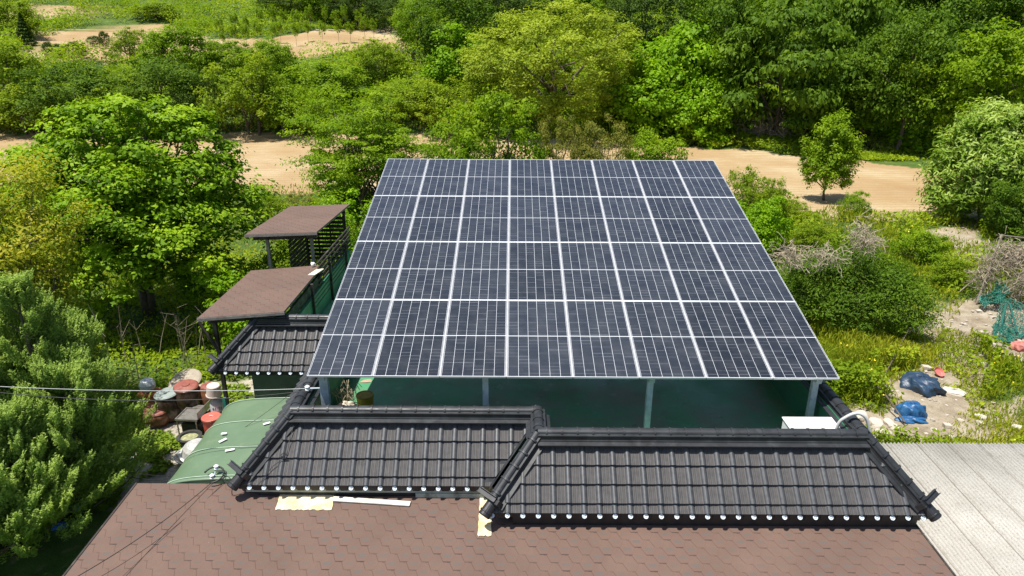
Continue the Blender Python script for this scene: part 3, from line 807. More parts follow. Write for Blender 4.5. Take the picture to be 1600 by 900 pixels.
ysc = np.linspace(9.94, 12.75, 34); vs = []
for y in ysc:
    for x, z in cp:
        sag = -.018 * abs(math.sin((y - 10.0) / .92 * math.pi)) + .012 * (fbm(x * 2, y * 2) - .5)
        vs.append((x + 5.4, y - 11.3, z + float(sag)))
k = len(cp)
def make_canopy():
    t = NT('green_plastic_sheet'); c = t.ramp(t.noise(1.3, 5, .6), [(.3, (.135, .215, .125)), (.7, (.19, .275, .165))])
    c = t.mix(t.ramp(t.noise(3.2, 6, .7), [(.56, 0.), (.7, .55)]), c, (.27, .31, .20))
    c = t.mix(t.ramp(t.noise(12, 4, .75), [(.70, 0.), (.75, .7)]), c, (.45, .46, .38))
    t.bump(t.noise(6, 3), .1, .01); t.done(c, .38, 0, .5)
    tr = t.n('BsdfTranslucent'); t.l(c, tr.inputs[0]); mx = t.n('MixShader'); mx.inputs[0].default_value = .25
    t.l(t.b.outputs[0], mx.inputs[1]); t.l(tr.outputs[0], mx.inputs[2]); t.l(mx.outputs[0], t.t.nodes['Material Output'].inputs[0]); return t.m
o = MB().add(vs, [(i * k + j, i * k + j + 1, (i + 1) * k + j + 1, (i + 1) * k + j) for i in range(len(ysc) - 1) for j in range(k - 1)]).build('plastic_cover', make_canopy(), canopy, smooth=True)
so_ = o.modifiers.new('s', 'SOLIDIFY'); so_.thickness = .006
es = [(x + 5.4, 9.945 - 11.3, z) for x, z in cp]; es2 = [(x, y, max(1.75, z - .34)) for x, y, z in es]
MB().add(es + es2, [(i, i + 1, k + i + 1, k + i) for i in range(k - 1)]).build('end_sheet', bpy.data.materials['green_plastic_sheet'], canopy)
M_LGREEN = mat('pale_green_rib', (.42, .52, .40), .5, 0, .15, 6)
for y in (10.03, 10.92, 11.84, 12.74):
    MB().tube([(x + 5.4, y - 11.3, z + .008) for x, z in cp], .007, 6).build('rib', M_LGREEN, canopy, smooth=True)
M_TEAL = mat('teal_painted_post', (.03, .20, .15), .5, 0, .2, 6)
for x, y in ((-6.1, 10.2), (-6.1, 11.5), (-6.1, 12.9)):
    MB().box(x + 5.37, x + 5.43, y - 11.33, y - 11.27, -.3, 1.90 if y < 12 else 2.3).build('post', M_TEAL, canopy)
MB().box(-.74, -.70, -1.3, 1.6, 1.86, 1.90).build('side_rail', M_TEAL, canopy)
M_TAPE = mat('white_tape', (.8, .8, .78), .6, 0, .05)
for x, y, L_, a_ in ((-5.15, 10.8, .16, .3), (-5.42, 11.15, .15, .9), (-4.78, 11.7, .13, .5), (-5.5, 11.4, .1, .1)):
    zc = float(np.interp(x, [c[0] for c in cp], [c[1] for c in cp])) + .022
    mt_ = Matrix.Translation((x + 5.4, y - 11.3, zc)) @ Matrix.Rotation(a_, 4, 'Z') @ Matrix.Rotation(-.05, 4, 'Y')
    MB().box(-L_ / 2, L_ / 2, -.028, .028, -.002, .002, 0, mt_).build('tape_patch', M_TAPE, canopy)

# ------------------------------------------------------------------ the two open shelters on the left
def shelter(x0, x1, y0, y1, zl, zrr, zb, label, posts, ang=0.0):
    root = empty('shelter', ((x0 + x1) / 2, (y0 + y1) / 2, ZD), label, 'shelter', 'open wooden shelters beside the roof terrace')
    c = Vector(root.location); w_, l_ = x1 - x0, y1 - y0
    slope = math.atan2(zrr - zl, w_); sb = math.atan2(zb, l_)
    mt_ = Matrix.Translation((0, 0, (zl + zrr) / 2 - ZD)) @ Matrix.Rotation(sb, 4, 'X') @ Matrix.Rotation(-slope, 4, 'Y')
    m = MB(); m.box(-w_ / 2, w_ / 2, -l_ / 2, l_ / 2, 0, .025); o = m.build('shingle_roof', M_SHING, root); o.matrix_local = mt_
    m = MB(); m.box(-w_ / 2 + .01, w_ / 2 - .01, -l_ / 2 + .01, l_ / 2 - .01, -.035, -.002)
    m.box(-w_ / 2 - .012, w_ / 2 + .012, -l_ / 2 - .014, -l_ / 2 + .008, -.05, .012)
    o = m.build('roof_board', M_GREYWOOD, root); o.matrix_local = mt_
    for fx in (-.36, .0, .36):
        m = MB(); m.box(fx * w_ - .03, fx * w_ + .03, -l_ / 2 + .08, l_ / 2 - .05, -.12, -.036); o = m.build('rafter', M_BLACKWOOD, root); o.matrix_local = mt_
    for fy in (-.42, .42):
        m = MB(); m.box(-w_ / 2 + .1, w_ / 2 - .1, fy * l_ - .035, fy * l_ + .035, -.21, -.121); o = m.build('beam', M_BLACKWOOD, root); o.matrix_local = mt_
    for x, y in posts:
        zt = (mt_ @ Vector((x - c.x, y - c.y, -.2))).z
        MB().box(x - c.x - .04, x - c.x + .04, y - c.y - .04, y - c.y + .04, -ZD - .2 if x < -5.3 else 0, zt).build('post', M_GREYWOOD if y < 18.9 and y > 17 else M_BLACKWOOD, root)
    return root
sh1 = shelter(-7.06, -5.10, 14.25, 17.6, CAMZ - 5.97, CAMZ - 5.80, 0, 'open shelter nearest the house front under a flat brown shingle roof', [(-6.85, 14.6), (-5.3, 14.75), (-6.85, 17.3), (-5.45, 17.3)])
m = MB(); m.tube([(-.6, -1.55, .0), (-1.05, -1.5, .85)], .035, 6); m.build('brace', M_BLACKWOOD, sh1)
MB().box(.88, .93, -1.5, 1.6, .72, .98).build('side_beam', M_BLACKWOOD, sh1)
sh2 = shelter(-7.32, -5.36, 18.15, 22.15, CAMZ - 5.20, CAMZ - 5.12, -.15, 'taller open shelter behind with a slatted dark screen under its brown roof', [(-6.85, 18.5), (-5.62, 18.5), (-6.75, 21.7), (-5.5, 21.8)])
m = MB(); cx_, cy_ = (-7.32 - 5.36) / 2, (18.15 + 22.15) / 2
for i in range(11): m.box(-6.75 - cx_, -5.5 - cx_, 21.70 - cy_, 21.725 - cy_, .02 + i * .135, .115 + i * .135)
m.build('slatted_screen', M_BLACKWOOD, sh2)
m = MB()
for i in range(11): m.box(-6.73 - cx_, -6.705 - cx_, 19.8 - cy_, 21.68 - cy_, .02 + i * .135, .115 + i * .135)
m.build('slatted_screen', M_BLACKWOOD, sh2)
for x in (-6.35, -5.95): MB().box(x - cx_ - .02, x - cx_ + .02, 21.64 - cy_, 21.698 - cy_, 0, 1.6).build('screen_batten', M_BLACKWOOD, sh2)
# cup and paper on the front shelter roof
def roof_at(px, py, z):
    d = ray(px, py); return CAM + d * ((z - CAMZ) / d.z)
p = roof_at(489, 417, CAMZ - 5.79)
cup = MB().lathe([(.035, 0), (.042, .01), (.05, .10), (.046, .10), (.036, .015)], 16).tube([(.048, 0, .03), (.08, 0, .035), (.085, 0, .065), (.048, 0, .075)], .007, 6).build('cup', M_WHITE, smooth=True)
cup.location = (p.x, p.y, CAMZ - 5.775); tag(cup, 'small white cup standing at the back edge of the front shelter roof', 'cup')
p = roof_at(492, 426, CAMZ - 5.79)
pp = MB().box(-.10, .10, -.26, .26, 0, .02).build('flat_sack', mat('cream_cloth', (.66, .60, .46), .85, 0, .15, 8), bevel=.008)
pp.location = (p.x + .03, p.y, CAMZ - 5.782); pp.rotation_euler = (0, R(-5), R(-12)); tag(pp, 'cream folded sack lying flat on the front shelter roof by the cup', 'sack')

# ================================================================== SOLAR ARRAY
array = empty('solar_array', (ARR.x + 4.6, ARR.y + 4.4, ZD), 'large tilted array of dark solar panels with white grid lines above the green terrace', 'solar array')
AM = Matrix.Translation(ARR) @ Matrix.Rotation(TILT, 4, 'X'); AI = Matrix.Translation(-Vector(array.location))
M_JOINT = mat('grey_gap_strip', (.36, .36, .37), .5)
cells = MB().add([(.0, .0, 0), (1.134, 0, 0), (1.134, 2.278, 0), (0, 2.278, 0)], [(0, 1, 2, 3)]).build('solar_panel', M_CELL, array)
fm = MB(); w_ = .010; wx = .005
fm.box(0, 1.134, -.001, w_, -.035, .004); fm.box(0, 1.134, 2.278 - w_, 2.279, -.035, .004); fm.box(0, wx, w_, 2.278 - w_, -.035, .0035); fm.box(1.134 - wx, 1.134, w_, 2.278 - w_, -.035, .0035)
frame = fm.build('panel_frame', M_ALU, cells)
back = MB().box(.014, 1.12, .014, 2.264, -.008, -.004).build('backsheet', mat('backsheet', (.6, .6, .6), .6), cells)
first = True
for j in range(4):
    for i in range(8):
        if first: o = cells; first = False
        else:
            o = cells.copy(); COL.objects.link(o)
            for ch in (frame, back): c_ = ch.copy(); COL.objects.link(c_); c_.parent = o
        o.parent = array
        tl = Matrix.Rotation(R(random.uniform(-.12, .12)), 4, 'X') @ Matrix.Rotation(R(random.uniform(-.12, .12)), 4, 'Y')
        o.matrix_local = AI @ AM @ Matrix.Translation((i * 1.154, j * 2.298, 0)) @ tl
for i in range(1, 8): MB().box(i * 1.154 - .0198, i * 1.154 - .0002, .0, 9.17, -.02, -.002).build('added_gap_strip', M_JOINT, array).matrix_local = AI @ AM  # added to close the panel gaps, so no sun lines fall on the terrace
for j in range(1, 4):
    for i in range(8): MB().box(i * 1.154, i * 1.154 + 1.134, j * 2.298 - .0185, j * 2.298 - .0015, -.022, -.004).build('added_gap_strip', M_ALU, array).matrix_local = AI @ AM
def arr_pt(x, s, n=0): return AM @ Vector((x, s, n))
for s in (.35, 1.9, 2.7, 4.2, 5.0, 6.5, 7.3, 8.8):
    MB().box(.02, 9.19, s - .03, s + .03, -.10, -.037).build('purlin', M_POST, array).matrix_local = AI @ AM
PX = [.20, 3.08, 6.01, 8.94]
for x in PX:
    MB().box(x - .05, x + .05, .1, 9.1, -.22, -.102).build('rafter', M_POST, array).matrix_local = AI @ AM
for x in PX:
    for s in (.26, 4.6, 8.9):
        t_ = arr_pt(x, s, -.16); big = .075 if x == .20 and s == .26 else .052
        m = MB(); c = Vector(array.location)
        m.box(t_.x - big - c.x, t_.x + big - c.x, t_.y - .05 - c.y, t_.y - .042 - c.y, 0, t_.z - ZD)
        m.box(t_.x - big - c.x, t_.x + big - c.x, t_.y + .042 - c.y, t_.y + .05 - c.y, 0, t_.z - ZD)
        m.box(t_.x - .006 - c.x, t_.x + .006 - c.x, t_.y - .0415 - c.y, t_.y + .0415 - c.y, 0, t_.z - ZD)
        m.box(t_.x - big - .002 - c.x, t_.x - big + .006 - c.x, t_.y - .04 - c.y, t_.y + .04 - c.y, 0, t_.z - ZD)
        m.box(t_.x - .11 - c.x, t_.x + .11 - c.x, t_.y - .11 - c.y, t_.y + .11 - c.y, 0, .012)
        m.build('post', M_POST, array)
# lights strip / conduit under the array edge
m = MB(); c = Vector(array.location)
e0, e1 = arr_pt(.3, .6, -.25), arr_pt(8.9, .6, -.25)
m.tube([e0 - c, e0.lerp(e1, .33) - c - Vector((0, 0, .02)), e0.lerp(e1, .66) - c - Vector((0, 0, .015)), e1 - c], .006, 5); m.build('cable', M_WHITE, array)

# ------------------------------------------------------------------ things on the terrace
def place(o, p, rz=0): o.location = p; o.rotation_euler = (0, 0, rz); return o
p = roof_at(571, 628, ZD + .12)
b = empty('paint_bucket', (p.x, p.y, ZD), 'round yellow tub standing on the green terrace behind the tiled ridge', 'tub')
MB().lathe([(.15, 0), (.17, .24), (.175, .24), (.175, .26)], 24).build('body', mat('yellow_plastic', (.42, .29, .02), .6, 0, .2, 8, dirt=(.25, .20, .05)), b, smooth=False)
MB().lathe([(.176, .258), (.178, .285), (.15, .29), (.14, .28), (.01, .28)], 24).build('lid', mat('brown_stained_lid', (.30, .23, .04), .7, 0, .3, 12), b)
p = roof_at(541, 632, ZD + .1); rng = random.Random(3)
m = MB()
for i in range(34):
    a = rng.uniform(0, 6.28); s_ = Vector((rng.uniform(-.12, .12), rng.uniform(-.2, .25), .04)); h_ = rng.uniform(.15, .55)
    m.tube([s_, s_ + Vector((math.cos(a) * .06, math.sin(a) * .06, h_ * .6)), s_ + Vector((math.cos(a) * .16, math.sin(a) * .16, h_ * .9)), s_ + Vector((math.cos(a) * .24, math.sin(a) * .2, h_ * .7))], .006, 4)
o = m.build('dry_plant_bundle', mat('straw', (.42, .36, .24), .9, 0, .3, 12)); place(o, (p.x - .02, p.y + .15, ZD)); tag(o, 'tangle of dry pale stalks on the terrace beside the yellow tub', 'dry stalks')
def cloth_lump(name, rx, ry, rz_, mt, seed, folds=5, amp=.12):
    rng = np.random.RandomState(seed); n, k = 40, 26; vs = []
    ph = rng.uniform(0, 6.28, 8)
    for i in range(k):
        v = i / (k - 1) * math.pi / 2
        for j in range(n):
            u = j / n * 2 * math.pi
            r = math.cos(v) ** .55; fold = 1 + amp * math.sin(u * folds + ph[0] + 3 * v) * math.cos(v) + amp * .5 * math.sin(u * (folds * 2 + 1) + ph[1] + v * 5) + amp * .6 * (vnoise(math.cos(u) * 3 + seed, math.sin(u) * 3 + v * 3) - .5)
            vs.append((rx * r * math.cos(u) * float(fold), ry * r * math.sin(u) * float(fold), rz_ * math.sin(v) ** .8 * (1 + amp * .6 * math.sin(u * 3 + v * 7 + ph[2])) + .01))
    m = MB().add(vs, [(i * n + j, i * n + (j + 1) % n, (i + 1) * n + (j + 1) % n, (i + 1) * n + j) for i in range(k - 1) for j in range(n)] + [tuple(range(n))[::-1], tuple((k - 1) * n + j for j in range(n))])
    return m.build(name, mt, smooth=True)
o = cloth_lump('cloth_bundle', .17, .13, .16, mat('pale_rag', (.60, .54, .44), .9, 0, .15, 12), 4, 4, .25)
place(o, (p.x + .02, p.y - .06, ZD), .4); tag(o, 'crumpled pale rag on the terrace between post and yellow tub', 'rag')
p = roof_at(572, 596, ZD)
o = MB().add([(-.14, -.05, 0), (.02, -.07, .012), (.15, -.02, .0), (.09, .07, .02), (-.05, .06, .01)], [(0, 1, 2, 3, 4)]).build('cardboard_scrap', mat('brown_scrap', (.42, .30, .22), .9)); place(o, (p.x, p.y, ZD + .004)); tag(o, 'flat torn brown scrap lying on the sunlit green floor', 'scrap')
# white outdoor unit at the right front corner
p = roof_at(1273, 662, ZD + .80)
ac = empty('outdoor_unit', (p.x, p.y, ZD), 'white boxy outdoor unit on the terrace behind the right end of the ridge', 'outdoor unit')
MB().box(-.48, .48, -.17, .17, .06, .80).build('casing', M_WHITE, ac, bevel=.012)
MB().box(-.495, .495, -.185, .185, .801, .825).build('top_panel', M_WHITE, ac, bevel=.008)
for x in (-.35, .35): MB().box(x - .03, x + .03, -.2, .2, 0, .06).build('foot', M_RIDGE2, ac)
m = MB(); m.tube([Vector((-.14 + .21 * math.cos(a), -.171, .42 + .21 * math.sin(a))) for a in np.linspace(0, 6.28, 28)], .008, 6, cap=False)
for i in range(9): m.tube([(-.34, -.174, .26 + i * .04), (.06, -.174, .26 + i * .04)], .003, 4)
m.build('fan_grille', mat('grey_grille', (.35, .35, .35), .5), ac)
# grey conduit looping over the ridge
c0 = Vector((XR - .24, YRr + .34, ZD + .7)); pts = [Vector((XR - .30, YRr + .36, ZD + .3)), Vector((XR - .27, YRr + .36, ZR + .02)), Vector((XR - .17, YRr + .34, ZR + .20)), Vector((XR + .0, YRr + .32, ZR + .29)), Vector((XR + .15, YRr + .29, ZR + .20)), Vector((XR + .25, YRr + .26, ZR - .08)), Vector((XR + .42, YRr + .24, ZR - .34)), Vector((XR + .95, YRr + .24, ZR - .95)), Vector((XR + .98, YRr + .24, 1.6))]
def smooth_path(pts, k=6):
    o = []
    for i in range(len(pts) - 1):
        p0, p1, p2, p3 = pts[max(i - 1, 0)], pts[i], pts[i + 1], pts[min(i + 2, len(pts) - 1)]
        for j in range(k):
            t = j / k; o.append(.5 * (2 * p1 + (p2 - p0) * t + (2 * p0 - 5 * p1 + 4 * p2 - p3) * t * t + (3 * p1 - p0 - 3 * p2 + p3) * t ** 3))
    return o + [pts[-1]]
o = MB().tube(smooth_path(pts), .027, 12).build('conduit_hose', mat('grey_plastic', (.50, .50, .48), .5, 0, .1, 6), smooth=True); tag(o, 'thick pale grey hose looping over the ridge at the right roof corner', 'hose')

# ------------------------------------------------------------------ cables on the left
M_CABLE = mat('black_cable', (.02, .02, .02), .5); M_CABG = mat('grey_cable', (.42, .43, .42), .5, 0, .1)
def sag(p, q, s, n=24):
    return [Vector(p).lerp(Vector(q), i / n) - Vector((0, 0, s * 4 * (i / n) * (1 - i / n))) for i in range(n + 1)]
br = arr_pt(.13, .26, -.16); br = Vector((br.x, br.y, CAMZ - 5.85))
ins = at_y(482, 607, br.y - .02)
o = MB().tube([ins, Vector((ARR.x + .20, br.y, ins.z))], .014, 8).lathe([(.03, 0), (.045, .03), (.03, .06), (.045, .09), (.02, .11)], 12, 1, ins - Vector((.02, 0, .05))).build('cable_bracket', [M_POST, M_WHITE]); tag(o, 'white insulator on a short arm fixed to the left front post', 'insulator')
far = at_y(-120, 597, 10.4)
o = MB().tube(sag(far, ins, .10), .006, 6).build('power_cable', M_CABG); tag(o, 'thick pale cable crossing from the left edge to the white insulator', 'cable', 'overhead cables on the left')
far2 = at_y(-120, 598, 10.2)
o = MB().tube(sag(far2, ins + Vector((-.03, -.03, -.03)), .26), .007, 6).build('power_cable', M_CABLE); tag(o, 'thin dark cable sagging just under the thick pale cable', 'cable', 'overhead cables on the left')
hang = at_y(333, 752, 9.95)
isl = MB()
for dz in (0, .11): isl.lathe([(.02, 0), (.042, .02), (.028, .045), (.042, .07), (.018, .09)], 12, 0, hang + Vector((-.03 + dz * .4, .05 + dz, .02 + dz * 1.0)))
isl.tube([hang + Vector((0, .02, -.05)), hang + Vector((0, .05, .05)), hang + Vector((0, .2, .16))], .01, 6, 1)
isl.build('spool_insulator', [M_WHITE, M_POST]); tag(bpy.data.objects['spool_insulator'], 'pair of white spool insulators at the canopy corner above the shingles', 'insulator')
loop = [hang + Vector((.0, .05, .1)) + Vector((.17 * math.cos(a), .16 * math.sin(a), .05 * math.sin(a))) for a in np.linspace(2.9, -1.6, 16)]
o = MB().tube(loop, .016, 8).build('cable_loop', M_CABLE, smooth=True); tag(o, 'thick black cable bent in a loop around the white spool insulators', 'cable')
def wire(pts, label, rad=.006, cat='cable'):
    o = MB().tube(pts, rad, 5).build('thin_wire', M_CABLE); tag(o, label, cat, 'thin black wires on the left'); return o
A_ = at_y(362, 755, 9.6)
wire(sag(hang, at_y(90, 918, 7.0), .10), 'longest black wire running diagonally over the brown shingles to the lower left', .006)
wire(sag(hang + Vector((.2, -.02, 0)), at_y(112, 925, 7.2), .16), 'fainter thin wire below the longest one over the brown shingles', .004)
wire(sag(hang, at_y(150, 735, 13), .1), 'black wire from the spool insulators to the left over the yard', .007)
wire(sag(hang + Vector((0, 0, .08)), at_y(130, 722, 13), .12), 'upper black wire from the spool insulators toward the juniper', .006)
wire(smooth_path([hang + Vector((0, .1, .14)), hang + Vector((.25, .0, .2)), A_ + Vector((-.1, 0, .0)), A_ + Vector((.1, .1, .05))]), 'short black wire bowed from the insulators to the hip end', .007)
wire(sag(at_y(452, 617, 12.2), at_y(296, 722, 11.0), .05), 'black wire sloping across the green canopy', .005)
def on_left_slope(px, py, lift=.07):
    d = ray(px, py); O = Vector((0, YL, ZR)); N = Vector((0, -DROP, RUN)) / SL; t = (O + N * lift - CAM).dot(N) / d.dot(N); return CAM + d * t
wire(smooth_path([on_left_slope(*q) for q in ((460, 660), (452, 690), (446, 712), (425, 730), (412, 748), (402, 758))]), 'black wire lying on the left tiled slope', .006)
o = MB().tube([on_left_slope(444, 715) + Vector((.05 * math.cos(a), .0, .05 * math.sin(a) + .03)) for a in np.linspace(0, 6, 14)], .006, 5).build('wire_coil', M_CABLE); tag(o, 'small coil of black wire resting on the left tiled slope', 'wire coil')

# ================================================================== YARD ITEMS ON THE LEFT
def gnd(px, py): p = hit(px, py); return Vector((p.x, p.y, float(tz(p.x, p.y))))
M_JAR = mat('brown_glazed_clay', (.050, .030, .020), .25, 0, .45, 5, .6, dirt=(.11, .06, .035))
M_JAR2 = mat('orange_brown_clay', (.20, .085, .040), .35, 0, .3, 5, dirt=(.12, .06, .03))
M_LIDR = mat('red_clay_lid', (.25, .075, .055), .6, 0, .25, 9, dirt=(.32, .14, .10))
M_LIDG = mat('grey_lid', (.26, .30, .28), .45, 0, .2, 9)
def jar(px, py, r, h, mb, ml, label, lidr=.8, tilt=(0, 0)):
    p = gnd(px, py); j = empty('clay_jar', p, label, 'jar', 'clay jars in the side yard')
    MB().lathe([(r * .62, 0), (r * .78, h * .12), (r * .97, h * .45), (r, h * .68), (r * .93, h * .86), (r * .80, h * .95), (r * .84, h), (r * .76, h), (r * .72, h * .94)], 28).build('body', mb, j, smooth=True)
    if ml is not None:
        o = MB().lathe([(r * lidr * 1.05, 0), (r * lidr * 1.10, .02), (r * lidr, .05), (r * lidr * .9, .06), (r * .3, .075), (r * .28, .095), (.01, .10)], 28).build('lid', ml, j); o.location = (0, 0, h + .002); o.scale = (.88, .88, .9); o.rotation_euler = (*tilt, 0)
    return j
jar(299, 652, .37, .86, M_JAR, M_LIDR, 'biggest dark brown clay jar with a red clay lid', .86, (.12, .05))
jar(268, 655, .34, .74, M_JAR, M_LIDG, 'dark brown clay jar with a grey lid left of the biggest jar', .95, (.05, -.08))
jar(333, 647, .27, .78, M_JAR2, M_LIDR, 'orange brown clay jar behind the gas cylinder', .8)
jar(249, 668, .33, .40, M_JAR2, M_LIDR, 'low clay jar under a wide flat red lid beside the juniper', .95, (.05, .1))
p = gnd(293, 634); o = MB().lathe([(.42, 0), (.44, .015), (.40, .04), (.10, .06), (.01, .06)], 30).build('round_board', mat('beige_board', (.34, .29, .22), .8, 0, .15, 6)); o.location = p + Vector((0, .1, .62)); o.rotation_euler = (R(22), R(-6), 0); tag(o, 'round beige board leaning on a stump behind the biggest jar', 'round board')
o = MB().lathe([(.16, 0), (.15, .60), (.02, .62)], 12).build('stump', M_BARK); o.location = p + Vector((0, .12, -.05)); tag(o, 'short stump under the round beige board', 'stump')
p = gnd(238, 640); o = MB().lathe([(.02, .0), (.12, .02), (.19, .12), (.20, .22), (.15, .33), (.05, .38), (.01, .38)], 20).build('round_pot', mat('white_enamel', (.7, .72, .72), .4, 0, .15, 7)); o.location = p + Vector((0, 0, .5)); tag(o, 'rounded whitish pot on an orange crate at the juniper edge', 'pot')
o = MB().box(-.22, .22, -.2, .2, 0, .5).box(-.24, .24, -.22, .22, .44, .499).build('orange_crate', mat('orange_plastic', (.45, .13, .04), .6, 0, .2, 6), bevel=.01); o.location = p; tag(o, 'orange crate under the whitish pot', 'crate')
# gas cylinder with the pale bucket on top
p = gnd(346, 676); gc = empty('gas_cylinder', p, 'light grey gas cylinder with dark vertical writing beside the canopy', 'gas cylinder')
M_GAS = mat('grey_cylinder_paint', (.46, .50, .53), .4, 0, .12, 5)
MB().lathe([(.14, 0), (.16, .02), (.165, .08), (.165, .78), (.14, .86), (.09, .91), (.04, .92)], 28).build('body', M_GAS, gc, smooth=True)
MB().lathe([(.02, .92), (.03, .95), (.03, 1.0), (.015, 1.02)], 12).build('valve', mat('red_valve', (.5, .10, .05), .5), gc)
MB().tube([Vector((.11 * math.cos(a), .11 * math.sin(a), 1.0)) for a in np.linspace(0, 6.1, 20)], .012, 6).build('guard_ring', M_GAS, gc)
def glyphs(words, r_, a0, z0, s):
    """vertical columns of brush-like syllable blocks on the cylinder"""
    m = MB(); da = s / r_
    for col_, word in enumerate(words):
        for k_, strokes in enumerate(word):
            ac = a0 + col_ * da * 1.35; zc = z0 - k_ * s * 1.25
            for (xa, ya, xb, yb) in strokes:
                n = 4; w_ = s * .07
                for q in range(n):
                    x0 = xa + (xb - xa) * q / n; x1 = xa + (xb - xa) * (q + 1) / n; y0 = ya + (yb - ya) * q / n; y1 = ya + (yb - ya) * (q + 1) / n
                    P_ = []
                    dx, dy = xb - xa, yb - ya; L_ = math.hypot(dx, dy) or 1; nx_, ny_ = -dy / L_ * w_ / s, dx / L_ * w_ / s
                    for (x, y) in ((x0 - nx_, y0 - ny_), (x1 - nx_, y1 - ny_), (x1 + nx_, y1 + ny_), (x0 + nx_, y0 + ny_)):
                        a = ac + (x - .5) * da; P_.append(((r_ + .002) * math.cos(a), (r_ + .002) * math.sin(a), zc + (y - .5) * s))
                    m.add(P_, [(0, 1, 2, 3)])
    return m
circ = [(.3 + .14 * math.cos(a), .75 + .14 * math.sin(a), .3 + .14 * math.cos(a + .8), .75 + .14 * math.sin(a + .8)) for a in np.linspace(0, 5.5, 8)]
WI = circ + [(.05, .45, .6, .45), (.32, .45, .32, .25), (.85, 1, .85, .1)]
HEOM = [(.1, .95, .5, .95), (.05, .8, .55, .8), (.3, .7, .3, .6), (.85, 1, .85, .5), (.65, .7, .85, .7), (.25, .4, .8, .4), (.25, .05, .8, .05), (.25, .4, .25, .05), (.8, .4, .8, .05)]
GA = [(.1, .85, .5, .85), (.5, .85, .4, .2), (.8, 1, .8, .05), (.8, .5, 1, .5)]
SEU = [(.5, .95, .15, .5), (.5, .95, .85, .5), (.05, .2, .95, .2)]
g_ = glyphs([[WI, HEOM, GA, SEU], [GA, SEU, WI, HEOM, GA]], .166, -1.62, .70, .105)
g_.build('painted_writing', mat('black_letter_paint', (.03, .04, .05), .6), gc)
bk = MB().lathe([(.195, 0), (.195, .025), (.185, .027), (.155, .27), (.14, .285), (.01, .287)], 26).build('bucket', mat('pale_pink_plastic', (.66, .55, .50), .5, 0, .08, 5), smooth=False)
bk.location = p + Vector((-.03, .0, 1.03)); bk.rotation_euler = (R(4), R(5), 0); tag(bk, 'pale pinkish bucket set on top of the gas cylinder', 'bucket')
# red bin
p = gnd(331, 688) + Vector((.08, 0, 0)); rb = empty('red_bin', p, 'red plastic bin with a flat pink lid beside the steel sink', 'bin')
M_RED = mat('red_plastic', (.40, .055, .035), .45, 0, .15, 5); M_PINK = mat('faded_red_lid', (.48, .12, .09), .5, 0, .15, 6)
MB().lathe([(.19, 0), (.215, .60), (.22, .60)], 26).build('body', M_RED, rb, smooth=False)
o = MB().lathe([(.235, 0), (.235, .04), (.22, .05), (.01, .052)], 26).tube([(-.05, 0, .055), (-.03, 0, .075), (.03, 0, .075), (.05, 0, .055)], .008, 6, 1).build('lid', [M_PINK, M_WHITE], rb); o.location = (0, 0, .601)
# steel sink table
p = gnd(297, 692); sk = empty('sink_table', p, 'stainless steel sink table with a raised back plate among the jars', 'sink table'); sk.rotation_euler = (0, 0, R(-4)); sk.location = p + Vector((-.05, .40, 0)); sk.scale = (.78, .80, .95)
M_STEEL = mat('stained_steel', (.36, .34, .31), .35, .6, .25, 6, dirt=(.24, .20, .15), dscale=5)
m = MB(); m.box(-.34, .34, -.34, .34, .58, .60); m.box(-.36, .36, -.36, -.33, .575, .625); m.box(-.36, .36, .33, .36, .575, .625); m.box(-.36, -.33, -.33, .33, .575, .625)
m.build('basin_top', M_STEEL, sk)
MB().box(.361, .38, -.30, .75, .60, .80).build('back_plate', M_STEEL, sk)
MB().box(-.30, .32, .40, .74, .50, .52).build('rear_shelf', M_STEEL, sk)
for x, y in ((-.32, -.32), (.3, -.32), (-.32, .3), (.3, .7)): MB().box(x - .015, x + .015, y - .015, y + .015, 0, .575).build('leg', M_STEEL, sk)
MB().box(-.28, .3, -.2, .3, .0, .4).build('dark_block', M_RIDGE2, sk)  # solid black block filling the space under the table top
p = gnd(299, 700); po = empty('cauldron', p, 'black cauldron with a wide ring rim and leftovers below the sink table', 'cauldron')
MB().lathe([(.10, .0), (.20, .08), (.24, .22), (.24, .30), (.29, .31), (.29, .335), (.215, .335), (.20, .28)], 26).build('body', mat('blackened_iron', (.05, .05, .048), .5, .2, .3, 8), po)
MB().lathe([(.205, .27), (.205, .285), (.01, .29)], 20).build('leftovers', mat('food_water', (.30, .30, .16), .5, 0, .5, 14), po)
M_ALB = mat('dull_aluminium', (.60, .59, .56), .38, .45, .2, 7, dirt=(.42, .38, .32), dscale=4)
p = gnd(311, 728); o = MB().lathe([(.40, .0), (.41, .02), (.36, .03), (.30, .18), (.22, .25), (.18, .25), (.16, .265), (.01, .27)], 34).build('large_basin', M_ALB, smooth=False); o.location = p + Vector((.0, .05, .24)); o.rotation_euler = (R(8), R(6), 0); tag(o, 'large upturned aluminium basin lying over another basin', 'basin')
o = MB().lathe([(.22, 0), (.30, .10), (.42, .24), (.44, .24), (.44, .25), (.41, .25), (.29, .12), (.01, .03)], 34).build('lower_basin', M_ALB, smooth=False); o.location = p + Vector((-.06, .0, 0)); tag(o, 'dull metal basin underneath the upturned aluminium basin', 'basin')
p = gnd(324, 706); o = MB().box(-.15, .15, -.13, .13, 0, .22).box(-.16, .16, -.14, .14, .20, .225).build('styrofoam_box', M_WHITE, bevel=.008); o.location = p + Vector((0, 0, .02)); o.rotation_euler = (0, 0, -.1); tag(o, 'small white foam box between red bin and aluminium basin', 'box')
p = gnd(300, 745); o = MB().box(-.35, .35, -.14, .14, 0, .18).build('kerb_stone', mat('rough_concrete', (.36, .33, .28), .9, 0, .2, 6, bump=.4), bevel=.015); o.location = p + Vector((.1, 0, 0)); o.rotation_euler = (0, 0, .3); tag(o, 'rough grey concrete block in the ivy beside the canopy', 'block')
